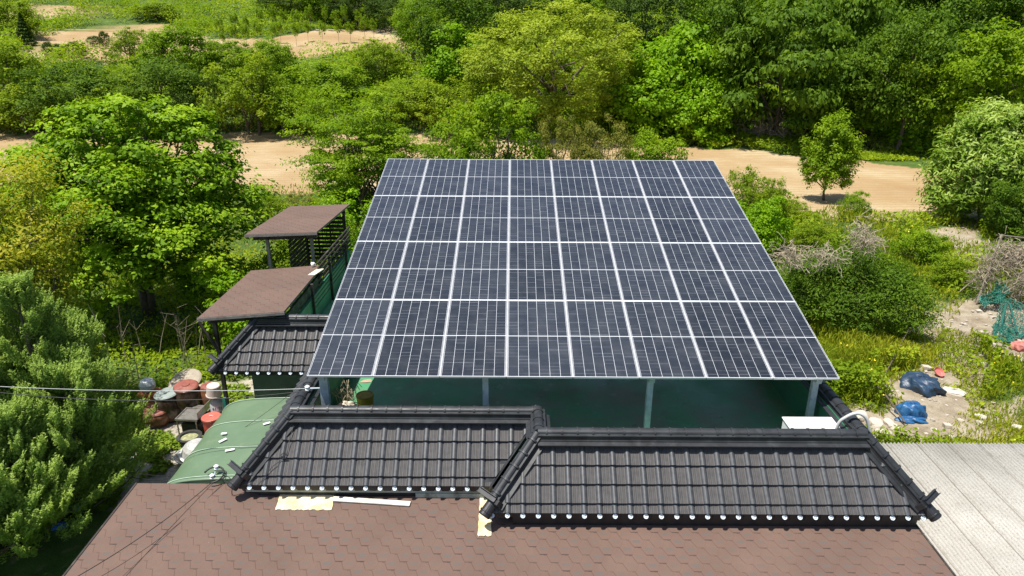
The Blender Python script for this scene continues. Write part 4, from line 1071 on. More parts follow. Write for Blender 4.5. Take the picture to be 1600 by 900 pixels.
for px, py, L_, lab, c in ((95, 832, .14, 'blue plastic bag half hidden at the foot of the juniper', (.02, .16, .55)), (125, 814, .08, 'tiny blue bag scrap behind the juniper twigs', (.05, .3, .6))):
    p = gnd(px, py); o = cloth_lump('plastic_bag', L_, L_ * .8, L_ * .8, mat('blue_bag_plastic', c, .4), px, 6, .2); o.location = p + Vector((0, 0, .3 if py < 820 else 0)); tag(o, lab, 'bag')

# ================================================================== THINGS ON THE RIGHT
def make_tarp(name, c, c2):
    t = NT(name); k = t.ramp(t.noise(4, 5, .6), [(.3, c), (.7, c2)]); k = t.mix(t.ramp(t.noise(9, 3, .7, scl=(1, .15, 1)), [(.58, 0.), (.7, .4)]), k, tuple(min(1, q * 2.6) for q in c2))
    t.bump(t.noise(9, 4, .6, scl=(1, .35, .6)), .8, .03); return t.done(k, .42, 0, .5)
p = gnd(1441, 612); o = cloth_lump('tarp_bundle', .50, .56, .36, make_tarp('navy_tarp', (.012, .030, .060), (.030, .060, .105)), 21, 5, .16); o.location = p + Vector((0, .15, 0)); o.rotation_euler = (0, 0, .5); tag(o, 'dark navy tarpaulin bundle heaped on the weeds', 'tarpaulin')
p = gnd(1422, 652); o = cloth_lump('blue_sack', .37, .26, .34, make_tarp('blue_sack_cloth', (.015, .075, .19), (.03, .13, .29)), 9, 7, .14); o.location = p; tag(o, 'bright blue sack standing in front of the navy tarpaulin', 'sack')
p = gnd(1420, 655); o = cloth_lump('blue_sheet', .36, .16, .09, bpy.data.materials['blue_sack_cloth'], 15, 5, .25); o.location = p + Vector((0, -.15, 0)); tag(o, 'flattened blue sheet spread at the foot of the blue sack', 'sheet')
p = gnd(1464, 588); o = MB().lathe([(.07, 0), (.12, .03), (.155, .08), (.16, .08), (.13, .02), (.01, .015)], 22).build('bowl', mat('pink_red_plastic', (.55, .16, .13), .45)); o.location = p + Vector((0, 0, .08)); o.rotation_euler = (R(35), R(15), 0); tag(o, 'tilted pinkish red bowl beside the navy tarpaulin', 'bowl')
def stone(px, py, sx, sy, sz, label, seed, c=(.50, .45, .38)):
    rng = np.random.RandomState(seed); bm = bmesh.new(); bmesh.ops.create_icosphere(bm, subdivisions=3, radius=1)
    for v in bm.verts:
        d = v.co.copy(); f = 1 + .35 * (float(vnoise(d.x * 1.3 + seed, d.y * 1.3 + d.z)) - .5) + .2 * (float(vnoise(d.x * 3 + seed, d.z * 3 + d.y * 2)) - .5)
        v.co = Vector((np.sign(d.x) * abs(d.x) ** .7 * sx, np.sign(d.y) * abs(d.y) ** .7 * sy, np.sign(d.z) * abs(d.z) ** .6 * sz)) * f
    me = bpy.data.meshes.new('stone'); bm.to_mesh(me); bm.free()
    me.materials.append(M_STONE if c is None else mat('pale_rubble_%d' % seed, c, .9, 0, .2, 5, bump=.5))
    o = bpy.data.objects.new('stone', me); COL.objects.link(o); o.location = gnd(px, py) + Vector((0, 0, sz * .3)); o.rotation_euler = (0, 0, rng.uniform(0, 3)); tag(o, label, 'stone', 'pale stones by the shed roof'); return o
for a in ((1344, 656, .24, .14, .10, 'largest pale stone slab just behind the hose loop', 1), (1368, 664, .26, .16, .12, 'second pale stone right of the hose loop', 2), (1391, 668, .24, .13, .09, 'narrow pale stone in front of the blue sack', 3),
          (1380, 682, .22, .12, .07, 'low whitish stone touching the shed roof corner', 4), (1458, 673, .09, .07, .05, 'small white stone on the mossy patch', 5), (1592, 672, .16, .1, .08, 'pale stone at the right edge above the shed roof', 6),
          (1423, 545, .12, .16, .12, 'whitish rubble piece above the navy tarpaulin', 7), (1490, 615, .28, .2, .05, 'flat stone in the bare patch right of the tarpaulin', 8), (1340, 678, .3, .2, .05, 'flat rubble slab beside the hip ridge', 9), (1530, 655, .14, .1, .05, 'small flat stone on bare soil right of the moss', 10)):
    stone(*a)
# sticks
def stick(px, py, qx, qy, r, label, lift=.15, lift2=.05):
    a = gnd(px, py) + Vector((0, 0, lift)); b = gnd(qx, qy) + Vector((0, 0, lift2)); mid = a.lerp(b, .5) + Vector((.05, .05, .06))
    o = MB().tube(smooth_path([a, a.lerp(mid, .5) + Vector((.02, 0, .03)), mid, b]), [r] * 19, 6).build('dry_stick', M_BARK); tag(o, label, 'stick')
stick(1352, 620, 1412, 668, .022, 'long dark stick leaning down to the blue sack', .5, .1)
stick(1500, 605, 1545, 590, .012, 'thin dry stick across the bare patch'); stick(1380, 600, 1420, 530, .018, 'dry stalk standing in weeds above the tarpaulin', .3, .6)
# pole frame with net and dry vines
fr = empty('pole_frame', gnd(1575, 480), 'leaning bamboo and pipe frame at the right edge wrapped with dry vines', 'pole frame'); fp = Vector(fr.location)
def gp(px, py, Y): return at_y(px, py, Y)
poles = [((1526, 474, 24.6), (1566, 366, 25.2), .045), ((1520, 476, 24.8), (1550, 420, 25.2), .03), ((1590, 470, 24.2), (1604, 405, 24.8), .045), ((1545, 430, 25.2), (1640, 432, 25.2), .018), ((1583, 437, 24), (1640, 448, 24), .018), ((1500, 455, 25), (1548, 415, 25.6), .02), ((1566, 368, 25.2), (1660, 378, 27), .03), ((1528, 472, 24.6), (1640, 472, 24.6), .03), ((1568, 458, 24), (1600, 438, 24), .018)]
for a, b, r_ in poles: MB().tube([gp(*a) - fp, gp(*b) - fp], r_, 7).build('pole', M_BARKL, fr)
def tangle(name, centre, size, n, r_, mt, seed, parent=None, droop=.3):
    rng = np.random.RandomState(seed); m = MB()
    for i in range(n):
        p = Vector(rng.normal(0, .45, 3) * np.array(size)); d = Vector(unit(rng, 1)[0]); d.z *= .6; pts = [p.copy()]
        for k in range(5):
            d = (d + Vector(rng.normal(0, .5, 3))).normalized(); d.z -= droop * .2; p = p + d * .16 * max(size); pts.append(p.copy())
        m.tube(pts, [r_ * rng.uniform(.5, 1.2)] * 6, 3, cap=False)
    o = m.build(name, mt, parent); o.location = Vector(centre) - (fp if parent is fr else Vector((0, 0, 0))); return o
tangle('dry_vines', gp(1590, 400, 25.2), (.9, .8, .45), 420, .012, M_DRY, 2, fr, .5)
tangle('dry_vines', gp(1545, 425, 25), (.25, .3, 1.0), 160, .011, M_DRY, 3, fr)
tangle('dry_vines', gp(1590, 445, 24.3), (.35, .3, .7), 160, .010, M_DRY, 4, fr)
# green net
def net(name, P00, P10, P01, P11, nu, nv, label):
    rng = random.Random(nu); m = MB(); r_ = .011; g = {}
    for i in range(nu + 1):
        for j in range(nv + 1):
            u, v = i / nu, j / nv; p = (P00.lerp(P10, u)).lerp(P01.lerp(P11, u), v); p.z -= .35 * math.sin(u * math.pi) * math.sin(v * math.pi) * .6; p += Vector((rng.uniform(-.05, .05), rng.uniform(-.05, .05) + .12 * math.sin(u * 9), rng.uniform(-.04, .04))); g[i, j] = p
    for i in range(nu + 1): m.tube([g[i, j] for j in range(nv + 1)], r_, 3, cap=False)
    for j in range(nv + 1): m.tube([g[i, j] for i in range(nu + 1)], r_, 3, cap=False)
    o = m.build(name, mat(name + '_cord', (.025, .17, .12), .6, 0, .2, 8)); tag(o, label, 'net'); return o
net('green_net', gp(1530, 470, 24.2), gp(1566, 438, 24.6), gp(1540, 480, 23.9), gp(1580, 458, 24.0), 26, 22, 'green net draped between the leaning poles')
net('hanging_net', gp(1566, 462, 23.8), gp(1660, 500, 23.0), gp(1552, 522, 21.7), gp(1612, 528, 21.4), 30, 20, 'torn green net hanging low over the bare floor')
net('net_heap', gp(1552, 508, 21.9), gp(1588, 512, 21.8), gp(1556, 530, 21.1), gp(1586, 534, 20.95), 22, 16, 'heap of bunched green net on the bare floor')
MB().tube([gp(1572, 474, 23.4), gp(1561, 526, 21.5)], .03, 6).tube([gp(1578, 474, 23.4), gp(1590, 520, 21.7)], .03, 6).build('net_stand', mat('green_pipe', (.02, .12, .09), .5)); tag(bpy.data.objects['net_stand'], 'two dark green pipes propping the torn net', 'props')
p = gnd(1592, 548); o = cloth_lump('pink_sack', .30, .22, .22, mat('faded_pink_cloth', (.45, .16, .13), .7, 0, .2, 8), 33, 6, .2); o.location = p; tag(o, 'faded pink sack at the right edge below the green net', 'sack')
p = gnd(1553, 338); o = cloth_lump('blue_tarp', .7, .3, .3, mat('sky_blue_plastic', (.06, .20, .48), .5), 35, 6, .2); o.location = p; tag(o, 'small blue plastic sheet under the flowering tree', 'plastic sheet')
p = gnd(1578, 322); o = cloth_lump('red_cloth', .4, .3, .5, mat('rust_red_cloth', (.35, .07, .05), .7), 36, 6, .2); o.location = p; tag(o, 'rust red cloth heap beside the blue plastic sheet', 'cloth')
p = gnd(5, 196); o = MB().box(-1.6, 1.2, -.6, .6, 0, 1.5).box(-1.2, 1.0, -.5, .5, 1.501, 2.0).build('parked_vehicle', mat('white_body', (.6, .6, .6), .4)); 
bpy.data.objects.remove(o)

# ================================================================== VEGETATION
rng = np.random.RandomState(77)
# --- magnolia-like big leaved tree
def big_broad():
    p = gnd(238, 500); root = empty('tree', p, 'big round broad leaved tree with glossy bright leaves left of the shelters', 'tree')
    r_ = np.random.RandomState(4); H = 7.9
    parts = []; P = []
    for (x, y, z, r, n) in ((.2, .6, 5.1, 2.75, 120), (-1.75, .2, 4.7, 2.05, 70), (1.75, .1, 4.1, 2.15, 80), (.55, -1.5, 3.7, 2.05, 70), (-1.3, -1.4, 3.3, 2.1, 70), (2.0, -1.4, 2.7, 1.7, 50), (-2.3, -.4, 2.9, 1.6, 40), (.2, -1.2, 2.2, 2.2, 50), (-.9, .4, 6.0, 1.6, 40), (1.2, .6, 5.7, 1.7, 40)):
        cr_, P_ = make_crown(r_, '', r, r * .86, z, n, n * 125, .165, .46, .60, .13, -.6, .80, up=.75, flat=.58, fold=.2, tiphi=.32)
        x *= 1.14; off_ = np.array([x, y, 0]); parts.append((cr_[0] + off_, cr_[1], cr_[2])); P.append(P_ + off_)
    P = np.concatenate(P); V, Fq, v = cat3(*parts)
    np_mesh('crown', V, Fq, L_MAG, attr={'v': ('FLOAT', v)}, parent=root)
    limb_mb(r_, H, P, .16, 36, split=.2, stems=2).build('trunk', M_BARK, root, smooth=True)
    return root
big_broad()
def yellow_tree():
    p = at_y(30, 600, 15.2); p.z = 0; root = empty('tree', p, 'loose yellow green tree with coppery young leaves at the left edge', 'tree'); r_ = np.random.RandomState(8)
    cr, P = make_crown(r_, 'rise', 2.1, 2.45, 4.3, 210, 34000, .105, .42, .42, .28, -.8, .5, up=.4, flat=.9, tiphi=.35)
    cr2, P2 = make_crown(r_, 'rise', 1.9, 1.9, 2.4, 90, 9000, .11, .45, .42, .2, -.9, .4, up=.4, flat=.8)
    np_mesh('crown', *cat3(cr, cr2)[:2], L_YEL, attr={'v': ('FLOAT', cat3(cr, cr2)[2])}, parent=root)
    limb_mb(r_, 7, P, .10, 40, stems=3, split=.15).build('trunk', M_BARK, root, smooth=True)
yellow_tree()
# --- junipers
def juniper(px, Y, H, Rw, label, seed, leaders):
    r_ = np.random.RandomState(seed); p = at_y(px, 800, Y); p.z = 0; root = empty('juniper', p, label, 'juniper', 'junipers at the lower left')
    C = []; AX = []; VV = []; tr = MB()
    for (lx, ly, lh) in leaders:
        tr.tube([(lx * .15, ly * .15, -.2), (lx * .6, ly * .6, lh * .4), (lx, ly, lh * .8), (lx, ly, lh)], [.10, .07, .035, .008], 8)
        nb = int(95 * lh / H)
        for i in range(nb):
            t = r_.rand() ** .85; a = r_.uniform(0, 6.28); z0 = .15 + t * (lh - .25)
            rr = Rw * (1 - t) ** .85 * r_.uniform(.6, 1.15) * (.75 + .25 * min(1, t * 5)) + .12
            up_ = .35 + .9 * t
            b0 = np.array([lx, ly, z0]); d = np.array([math.cos(a), math.sin(a), up_]); d /= np.linalg.norm(d)
            L_ = rr / max(.3, math.hypot(d[0], d[1])); tip = b0 + d * L_ + np.array([0, 0, .12 * L_ * L_])
            if i % 3 == 0: tr.tube([b0, b0 + d * L_ * .5, tip], [.022, .014, .005], 4, cap=False)
            ns = int(26 + 16 * L_); bv = r_.normal(.42, .12)
            for k in range(ns):
                q = r_.uniform(.22, 1.0) ** .7; c = b0 + d * L_ * q + np.array([0, 0, .12 * (L_ * q) ** 2])
                sd_ = unit(r_, 1)[0] * (.17 * (1.2 - q)) ; c = c + sd_
                ax = d * .8 + sd_ * 2.2 + np.array([0, 0, .75]); ax /= np.linalg.norm(ax)
                n6 = 18; tt = np.linspace(0, 1, n6)[:, None]; sl = .36 * r_.uniform(.5, 1.2)
                C.append(c + ax * tt * sl + r_.normal(0, .022, (n6, 3)) * (1.25 - tt)); s2 = unit(r_, n6) * .7 + ax; AX.append(s2); VV.append(np.clip(bv + .34 * tt[:, 0] + r_.normal(0, .08, n6), 0, 1))
    C = np.concatenate(C); AX = np.concatenate(AX); VV = np.concatenate(VV)
    Nn = np.array([-.15, -.35, .9]) + unit(r_, len(C)) * .8; V, Fq, v = leaves(r_, C, Nn, .058, .36, .1, VV, AX, .1)
    np_mesh('crown', V, Fq, L_JUN, attr={'v': ('FLOAT', v)}, parent=root); tr.build('trunk', M_BARK, root, smooth=True)
juniper(112, 12.2, 4.9, 1.45, 'taller juniper with feathery upright tips beside the brown shingle roof', 5, [(0, 0, 4.95), (.75, -.35, 3.5), (-.7, .2, 4.2), (.35, .6, 3.9), (.35, -1.1, 2.6)])
juniper(20, 11.2, 4.3, 1.25, 'shorter juniper at the very left edge with its trunk showing', 6, [(-.2, 0, 4.3), (.75, -.4, 3.0), (-.8, .2, 3.6), (.5, -1.1, 2.5), (-.4, -1.4, 2.4)])

G_FAR = 'trees and shrubs on the hillside behind the field'
# kind, px, base, top, half width, label, category
TREES = [
 ('green-a', 8, 180, 52, 70, 'dark bushy tree at the left edge halfway up the hill', 'tree'),
 ('green-b', 45, 208, 132, 62, 'olive green bush at the left end of the field edge', 'shrub'),
 ('forest-k', 128, 204, 108, 66, 'light green bush above the round broad leaved tree', 'shrub'),
 ('green-v', 205, 206, 122, 55, 'dull green bush right of the light green bush', 'shrub'),
 ('forest-l', 262, 206, 92, 60, 'mid green tree behind the round broad leaved tree', 'tree'),
 ('dark-a', 318, 208, 124, 44, 'dark shaded bush left of the dense dark tree', 'shrub'),
 ('green-u', 398, 212, 80, 60, 'dense dark green tree rising behind the left part of the field', 'tree'),
 ('bush-b', 452, 208, 130, 46, 'green bush between the dense dark tree and the cherry', 'shrub'),
 ('green-d', 205, 98, 40, 26, 'pale green shrub on the bare upper terrace', 'shrub'),
 ('broad-a', 285, 134, 40, 50, 'tall light green tree at the foot of the bare upper terrace', 'tree'),
 ('broad-b', 360, 128, 66, 38, 'yellowish green tree left of the young nursery trees', 'tree'),
 ('broad-m', 428, 146, 62, 34, 'slender green tree in front of the bare terrace', 'tree'),
 ('green-e', 245, 30, 2, 34, 'dark green shrub at the top edge left of centre', 'shrub'),
 ('dark-b', 455, 22, -22, 46, 'dark tree standing at the top edge over the nursery', 'tree'),
 ('dark-c', 560, 42, -22, 44, 'dark conifer like tree at the top edge left of the small bright tree', 'tree'),
 ('dark-d', 612, 48, -16, 36, 'dark slim tree just left of the small bright tree', 'tree'),
 ('broad-d', 655, 92, 2, 34, 'small bright green tree at the right end of the bare terrace', 'tree'),
 ('green-f', 598, 128, 60, 36, 'dark hollow bush below the bare terrace', 'shrub'),
 ('bush-c', 520, 158, 92, 60, 'green bramble mound below the bare terrace', 'shrub'),
 ('green-g', 650, 190, 122, 62, 'grey green bramble mound right of the cherry top', 'shrub'),
 ('green-h', 712, 212, 120, 52, 'pale olive shrub left of the willow', 'shrub'),
 ('forest-d', 716, 128, -12, 66, 'dark tree over the left shoulder of the willow', 'tree'),
 ('vine-a', 722, 145, 52, 46, 'bright vine covered bush left of the willow', 'shrub'),
 ('dark-e', 778, 70, -30, 60, 'dark tree at the top edge behind the willow', 'tree'),
 ('willow-a', 862, 196, 6, 128, 'large round willow with fine olive green leaves', 'tree'),
 ('broad-e', 930, 60, -30, 50, 'bright tree top above the right side of the willow', 'tree'),
 ('dark-f', 1006, 96, -32, 60, 'round dark tree at the top edge right of the willow', 'tree'),
 ('vine-b', 1058, 196, 34, 66, 'tall bright tree draped with climbing vines', 'tree'),
 ('vine-c', 1000, 214, 100, 56, 'lower vine covered mound at the right foot of the willow', 'shrub'),
 ('vine-d', 1095, 222, 120, 48, 'vine covered bush at the corner of the right field', 'shrub'),
 ('forest-e', 1120, 186, -30, 70, 'dark tree between the vine draped tree and the elm', 'tree'),
 ('elm-a', 1208, 222, 2, 96, 'big dark elm with drooping leaf sprays behind the right field', 'tree'),
 ('elm-b', 1292, 200, -40, 76, 'dark elm at the top edge right of the big elm', 'tree'),
 ('forest-f', 1340, 228, 60, 62, 'shaded tree behind the small lone tree', 'tree'),
 ('vine-e', 1345, 222, 128, 56, 'low vine mound at the back right of the field', 'shrub'),
 ('forest-g', 1402, 238, 20, 70, 'dark tall tree at the back right corner of the field', 'tree'),
 ('elm-c', 1395, 110, -60, 80, 'dark tree crown at the top edge above the field corner', 'tree'),
 ('broad-f', 1475, 246, 62, 72, 'yellow green tree behind the flowering tree', 'tree'),
 ('broad-g', 1560, 262, 44, 84, 'light green tree at the right edge behind the flowering tree', 'tree'),
 ('forest-h', 1490, 130, -60, 84, 'tree at the top edge near the right corner', 'tree'),
 ('broad-h', 1590, 120, -50, 80, 'light tree in the top right corner', 'tree'),
 ('elm-d', 1130, 60, -80, 80, 'dark tree top at the upper edge left of the elms', 'tree'),
 ('forest-i', 1230, 30, -90, 80, 'tree top at the upper edge directly over the big elm', 'tree'),
 ('forest-j', 860, 20, -90, 70, 'tree top at the upper edge directly behind the willow', 'tree'),
 ('dark-g', 690, 30, -60, 60, 'dark tree at the top edge above the small bright tree', 'tree'),
 ('spruce-a', 42, 72, 20, 22, 'dark little conifer at the left of the upper terrace', 'conifer'),
 ('green-i', 15, 60, -10, 45, 'green shrub in the top left corner', 'shrub'),
 ('broad-k', 510, 30, -30, 50, 'light tree at the top edge over the bare terrace', 'tree'),
]
kinds = {}
for i, (k, px, base, top, hw, lab, c_) in enumerate(TREES):
    kk = k.split('-')[0]; v = kinds.get(kk, 0); kinds[kk] = v + 1
    key = kk + ('-x' if v % 2 == 0 else '-y')
    plant(key, px, base, top, hw * 1.08, lab, c_, G_FAR, name={'spruce': 'young_conifer'}.get(kk, 'shrub' if c_ == 'shrub' else 'tree'), rot=None, sink=.12 if c_ == 'shrub' else .05)
# nursery rows on the terrace
for i, px in enumerate((78, 92, 102, 118, 130, 150, 165)):
    plant('dark-y', px, 92 - (i % 2) * 3 - (16 if i > 4 else 0), 62 + (i % 3) * 4 - (16 if i > 4 else 0), 9 + (i % 2) * 3, 'small dark conifer in the nursery rows of the upper left terrace', 'conifer', 'young conifers of the nursery', name='young_conifer')
rn = random.Random(2)
for i in range(26):
    px = 345 + (i % 13) * 20 + rn.uniform(-6, 6); base = (76 if i < 13 else 58) + rn.uniform(-3, 3) - (px - 345) * .05
    plant('sapling-x', px, base, base - rn.uniform(30, 46), rn.uniform(9, 13), 'thin young tree in the nursery rows on the bare terrace', 'sapling', 'thin nursery trees on the bare terrace', name='sapling')

# --- middle distance
MID = [
 ('bush-m', 770, 330, 150, 72, 'bright bushy shrub behind the middle left of the solar array', 'shrub'),
 ('olive-m', 868, 322, 172, 46, 'olive needle leaved shrub behind the array', 'shrub'),
 ('olive-n', 935, 325, 178, 50, 'second olive shrub right of the needle leaved one', 'shrub'),
 ('bush-n', 1010, 318, 196, 52, 'light green bush behind the right middle of the array', 'shrub'),
 ('bush-o', 720, 318, 196, 40, 'green bush between the cherry and the bright shrub', 'shrub'),
 ('vine-m', 545, 338, 276, 42, 'leafy bush between the upper shelter and the cherry', 'shrub'),
 ('green-m', 1165, 356, 258, 34, 'green bush just right of the upper array corner', 'shrub'),
 ('green-n', 1203, 352, 276, 30, 'small round bush beside the array and the right field', 'shrub'),
 ('vine-n', 1190, 400, 318, 34, 'leafy bright bush hugging the right array edge', 'shrub'),
 ('olive-o', 475, 342, 296, 30, 'brownish olive bush above the upper shelter roof', 'shrub'),
 ('green-o', 430, 345, 298, 26, 'low green bush left of the upper shelter roof', 'shrub'),
 ('bush-p', 1440, 415, 355, 36, 'bright bush in the middle of the right slope', 'shrub'),
 ('green-q', 1478, 452, 395, 34, 'dark green bush above the weeds of the right slope', 'shrub'),
 ('bush-q', 1330, 345, 300, 22, 'tiny bush at the foot of the lone tree', 'shrub'),
 ('green-s', 1240, 345, 312, 26, 'low bush at the field edge left of the lone tree', 'shrub'),
 ('forest-m', 1592, 385, 286, 52, 'dark bush at the right edge under the flowering tree', 'shrub'),
 ('green-t', 1262, 395, 345, 34, 'green bush above the dead vine mound', 'shrub'),
 ('bush-r', 560, 600, 470, 30, 'young shrub under the shelter side', 'shrub'),
]
for k, px, base, top, hw, lab, c_ in MID[:-1]:
    kk = k.split('-')[0]; v = kinds.get(kk, 0); kinds[kk] = v + 1
    plant(kk + ('-x' if v % 2 == 0 else '-y'), px, base, top, hw, lab, c_, 'bushes between the house and the field', name='shrub', sink=.1)
# cherry with layered foliage
def hero(name, px, base, top, hw, label, kind, lm, args, bark=None, seed=1, nl=30, stems=1, tr=.02, lowc=.56, rz=.42, cat='tree', Y=None):
    r_ = np.random.RandomState(seed); p = gnd(px, base) if Y is None else at_y(px, base, Y)
    if Y is not None: p.z = float(tz(p.x, p.y))
    dep = (p - CAM).dot(fwd); H = at_y(px, top, p.y).z - p.z; rx = hw * dep / F_PX
    root = empty(name, p, label, cat)
    a = dict(nclump=160, nleaf=22000, leaf=.17, cr=.45, asp=.5, lumps=.28, low=-.7, shell=.5, up=.5, flat=.6); a.update(args)
    cr, P = make_crown(r_, kind, rx, H * rz, H * lowc, **a)
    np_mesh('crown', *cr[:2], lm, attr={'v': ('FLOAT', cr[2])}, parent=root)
    limb_mb(r_, H, P, tr * H, nl, stems=stems, split=.2).build('trunk', bark or M_BARK, root, smooth=True)
    return root, H, rx
hero('cherry_tree', 578, 352, 142, 106, 'wide cherry like tree with layered light green foliage behind the array corner', '', L_CHE, dict(nclump=230, nleaf=34000, leaf=.15, cr=.60, flat=.30, lumps=.34, shell=.35), seed=3, nl=46, tr=.017, stems=2)
hero('lone_tree', 1287, 314, 182, 36, 'small lone upright tree standing on the bare field', 'rise', L_CHE, dict(nclump=170, nleaf=19000, leaf=.16, cr=.32, lumps=.22, shell=.25, flat=1.2, tiphi=.1), seed=5, nl=44, tr=.016, lowc=.53, rz=.49, stems=1)
hero('chestnut_tree', 1540, 350, 156, 90, 'broad tree with long pale backed leaves at the right edge of the field', '', L_CHN, dict(nclump=420, nleaf=46000, leaf=.28, asp=.30, cr=.50, lumps=.30, shell=.6, low=-.9, flat=.8, tiphi=.42), seed=7, nl=34, tr=.02, lowc=.50, rz=.48)
_, Hm, rm = hero('overgrown_mound', 1310, 508, 385, 92, 'dark green mound shrub overgrown with dead vines right of the array', '', L_FOR, dict(nclump=230, nleaf=42000, leaf=.115, asp=.35, cr=.40, lumps=.26, low=-.4, shell=.6, flat=.7), seed=9, nl=30, tr=.02, lowc=.42, rz=.50, stems=3, cat='shrub')
q = gnd(1316, 520)
for px, py, sx, sz, n, sd_, lab in ((1236, 398, .7, .25, 150, 31, 'pale dead vines draped on the left shoulder of the mound'), (1350, 372, .32, .5, 170, 32, 'upright tuft of pale dead vines on top of the mound'), (1290, 400, .7, .2, 90, 33, 'thin dead vines lying across the middle of the mound')):
    c = at_y(px, py, q.y - .4); o = tangle('dead_vines', c, (sx, .7, sz), n, .010, M_DRY, sd_); tag(o, lab, 'dead vines')
o = tangle('dead_branches', gnd(1190, 218) + Vector((0, -.5, .8)), (3.2, .8, .8), 240, .03, M_DRY, 34); tag(o, 'grey dead branches piled at the back edge of the right field', 'dead branches')
o = tangle('dead_branches', gnd(640, 96) + Vector((0, 0, .3)), (3.0, 1., .5), 90, .03, M_DRY, 35); tag(o, 'dead branches lying below the bare upper terrace', 'dead branches')
# bare stalks behind the jars
rng = np.random.RandomState(12)
m = MB(); base0 = gnd(285, 592)
for i in range(20):
    s_ = base0 + Vector((rng.uniform(-2.4, 2.6), rng.uniform(-.6, 1.6), 0)); h_ = rng.uniform(1.0, 2.3); l_ = Vector(rng.normal(0, .12, 3)); pts = [s_ - base0, s_ - base0 + Vector((l_.x, l_.y, h_ * .5)), s_ - base0 + Vector((l_.x * 2.4, l_.y * 2, h_))]
    m.tube(pts, [.013, .010, .004], 4, cap=False)
    for k in range(3):
        b_ = pts[1].lerp(pts[2], rng.rand()); m.tube([b_, b_ + Vector(rng.normal(0, .22, 3)) + Vector((0, 0, .25))], [.005, .002], 3, cap=False)
o = m.build('dry_stalks', M_DRY); o.location = base0; tag(o, 'bare pale stalks standing in the shade behind the clay jars', 'dry stalks')
def simple_shrub(px, py, Y, rx, H, lm, seed, label, leaf=.09, n=6000, kind='', name='shrub', nclump=60, cr=.3):
    r_ = np.random.RandomState(seed); p = at_y(px, py, Y) if Y else gnd(px, py); p.z = float(tz(p.x, p.y)); root = empty(name, p, label, 'shrub')
    cr_, P = make_crown(r_, kind, rx, H * .5, H * .45, nclump, n, leaf, cr, .5, .35, -.8, .4)
    np_mesh('crown', *cr_[:2], lm, attr={'v': ('FLOAT', cr_[2])}, parent=root); limb_mb(r_, H, P, .03, 12, stems=3).build('trunk', M_BARK, root)
simple_shrub(455, 600, 18.2, .9, 2.6, L_VIN, 41, 'bright shrub glimpsed under the front shelter', .12, 5000)
simple_shrub(400, 560, 19.2, 1.0, 2.8, L_VIN, 42, 'shaded shrub between the broad leaved tree and the front shelter', .12, 5000)
simple_shrub(455, 420, 23.5, 1.5, 3.2, L_GCV, 43, 'green shrub seen under the taller shelter', .12, 9000, nclump=80, cr=.4)
simple_shrub(545, 420, 24.5, 1.6, 3.9, L_VIN, 44, 'bright leafy shrub right behind the slatted screen', .13, 10000, nclump=90, cr=.4)
simple_shrub(500, 430, 27, 1.7, 3.0, L_CHE, 45, 'light green shrub behind the taller shelter roof', .13, 9000, nclump=90, cr=.4)
simple_shrub(1140, 420, 31, 1.5, 2.6, L_VIN, 46, 'bright shrub tucked behind the upper right array edge', .14, 8000, nclump=80, cr=.4)

# --- mass vegetation (nobody could count it)
def clip_mask(x, y, mg=1.0):
    fx = (x < XL + .2 - RUN - mg) | (x > XR + RUN + mg * .3) | (y > 21.9) | (y < 3)
    f2 = ~((x > -7.6) & (x < -5) & (y > 13.2) & (y < 22.4))
    f3 = ~((x > 5.9) & (x < 19.6) & (y < 12.65)) & ~((x > -6.6) & (x < 6.6) & (y < 13.2))
    return fx & f2 & f3
_cl = [(gnd(*q), r_) for q, r_ in (((1441, 612), .95), ((1422, 655), .75), ((1464, 590), .5), ((1440, 640), .6), ((1344, 655), .6), ((1391, 668), .5), ((1575, 512), 2.2), ((1560, 488), 1.6), ((1592, 560), .7))]
def open_spots(x, y):
    k = np.ones(len(x), bool)
    for p, r_ in _cl: k &= ((x - p.x) ** 2 + (y - p.y + r_ * .4) ** 2) > r_ * r_
    return k
def scatter(name, n, xr, yr, hfun, leaf, asp, lm, seed, label, power=1.6, upright=.7, soilmax=.2, wedge=True, extra=None, dens=None, cat='undergrowth'):
    r_ = np.random.RandomState(seed); y0, y1 = yr; m_ = int(n * 2.2)
    u = r_.rand(m_); y = (y0 ** (1 - power) + u * (y1 ** (1 - power) - y0 ** (1 - power))) ** (1 / (1 - power))
    if wedge: x = (r_.rand(m_) * 2 - 1) * (y * .80 + 3)
    else: x = r_.uniform(*xr, m_)
    k = (x > xr[0]) & (x < xr[1]) & clip_mask(x, y) & (conc_at(x, y) < .5) & open_spots(x, y)
    x, y = x[k], y[k]
    s = soil_at(x, y, 1.0); pr = np.where(s > .5, soilmax * 2.6 * (y < 37), 1.0)
    pr = pr * np.clip((fbm(x * .35 + 3, y * .35) - .28) * 3.2, .12, 1)
    if dens is not None: pr = pr * dens(x, y)
    k = r_.rand(len(x)) < pr; x, y, s = x[k][:n], y[k][:n], s[k][:n]
    h = hfun(x, y) * (1 - .75 * s); z = tz(x, y) + h * r_.rand(len(x)) ** .6
    C = np.stack([x, y, z], -1); ax = unit(r_, len(x)) * (1 - upright) + np.array([0, 0, upright])
    N = (np.cross(ax, unit(r_, len(x))) if upright > .4 else unit(r_, len(x)) * .7 + np.array([0, 0, .8]))
    var = np.clip(.15 + .8 * fbm(x * .25 + 40, y * .25 + 3, 3) + r_.normal(0, .1, len(x)), 0, 1)
    sz = leaf * np.clip(y / (y0 + 4), .8, 3.2) ** .6
    V, Fq, v = leaves(r_, C, N, sz, asp, .2, var, ax, .2)
    o = np_mesh(name, V, Fq, lm, attr={'v': ('FLOAT', v)}); return tag(o, label, cat, None, 'stuff')
wh = lambda x, y: .16 + .95 * np.clip(fbm(x * .55, y * .55) - .33, 0, 1) * 1.7
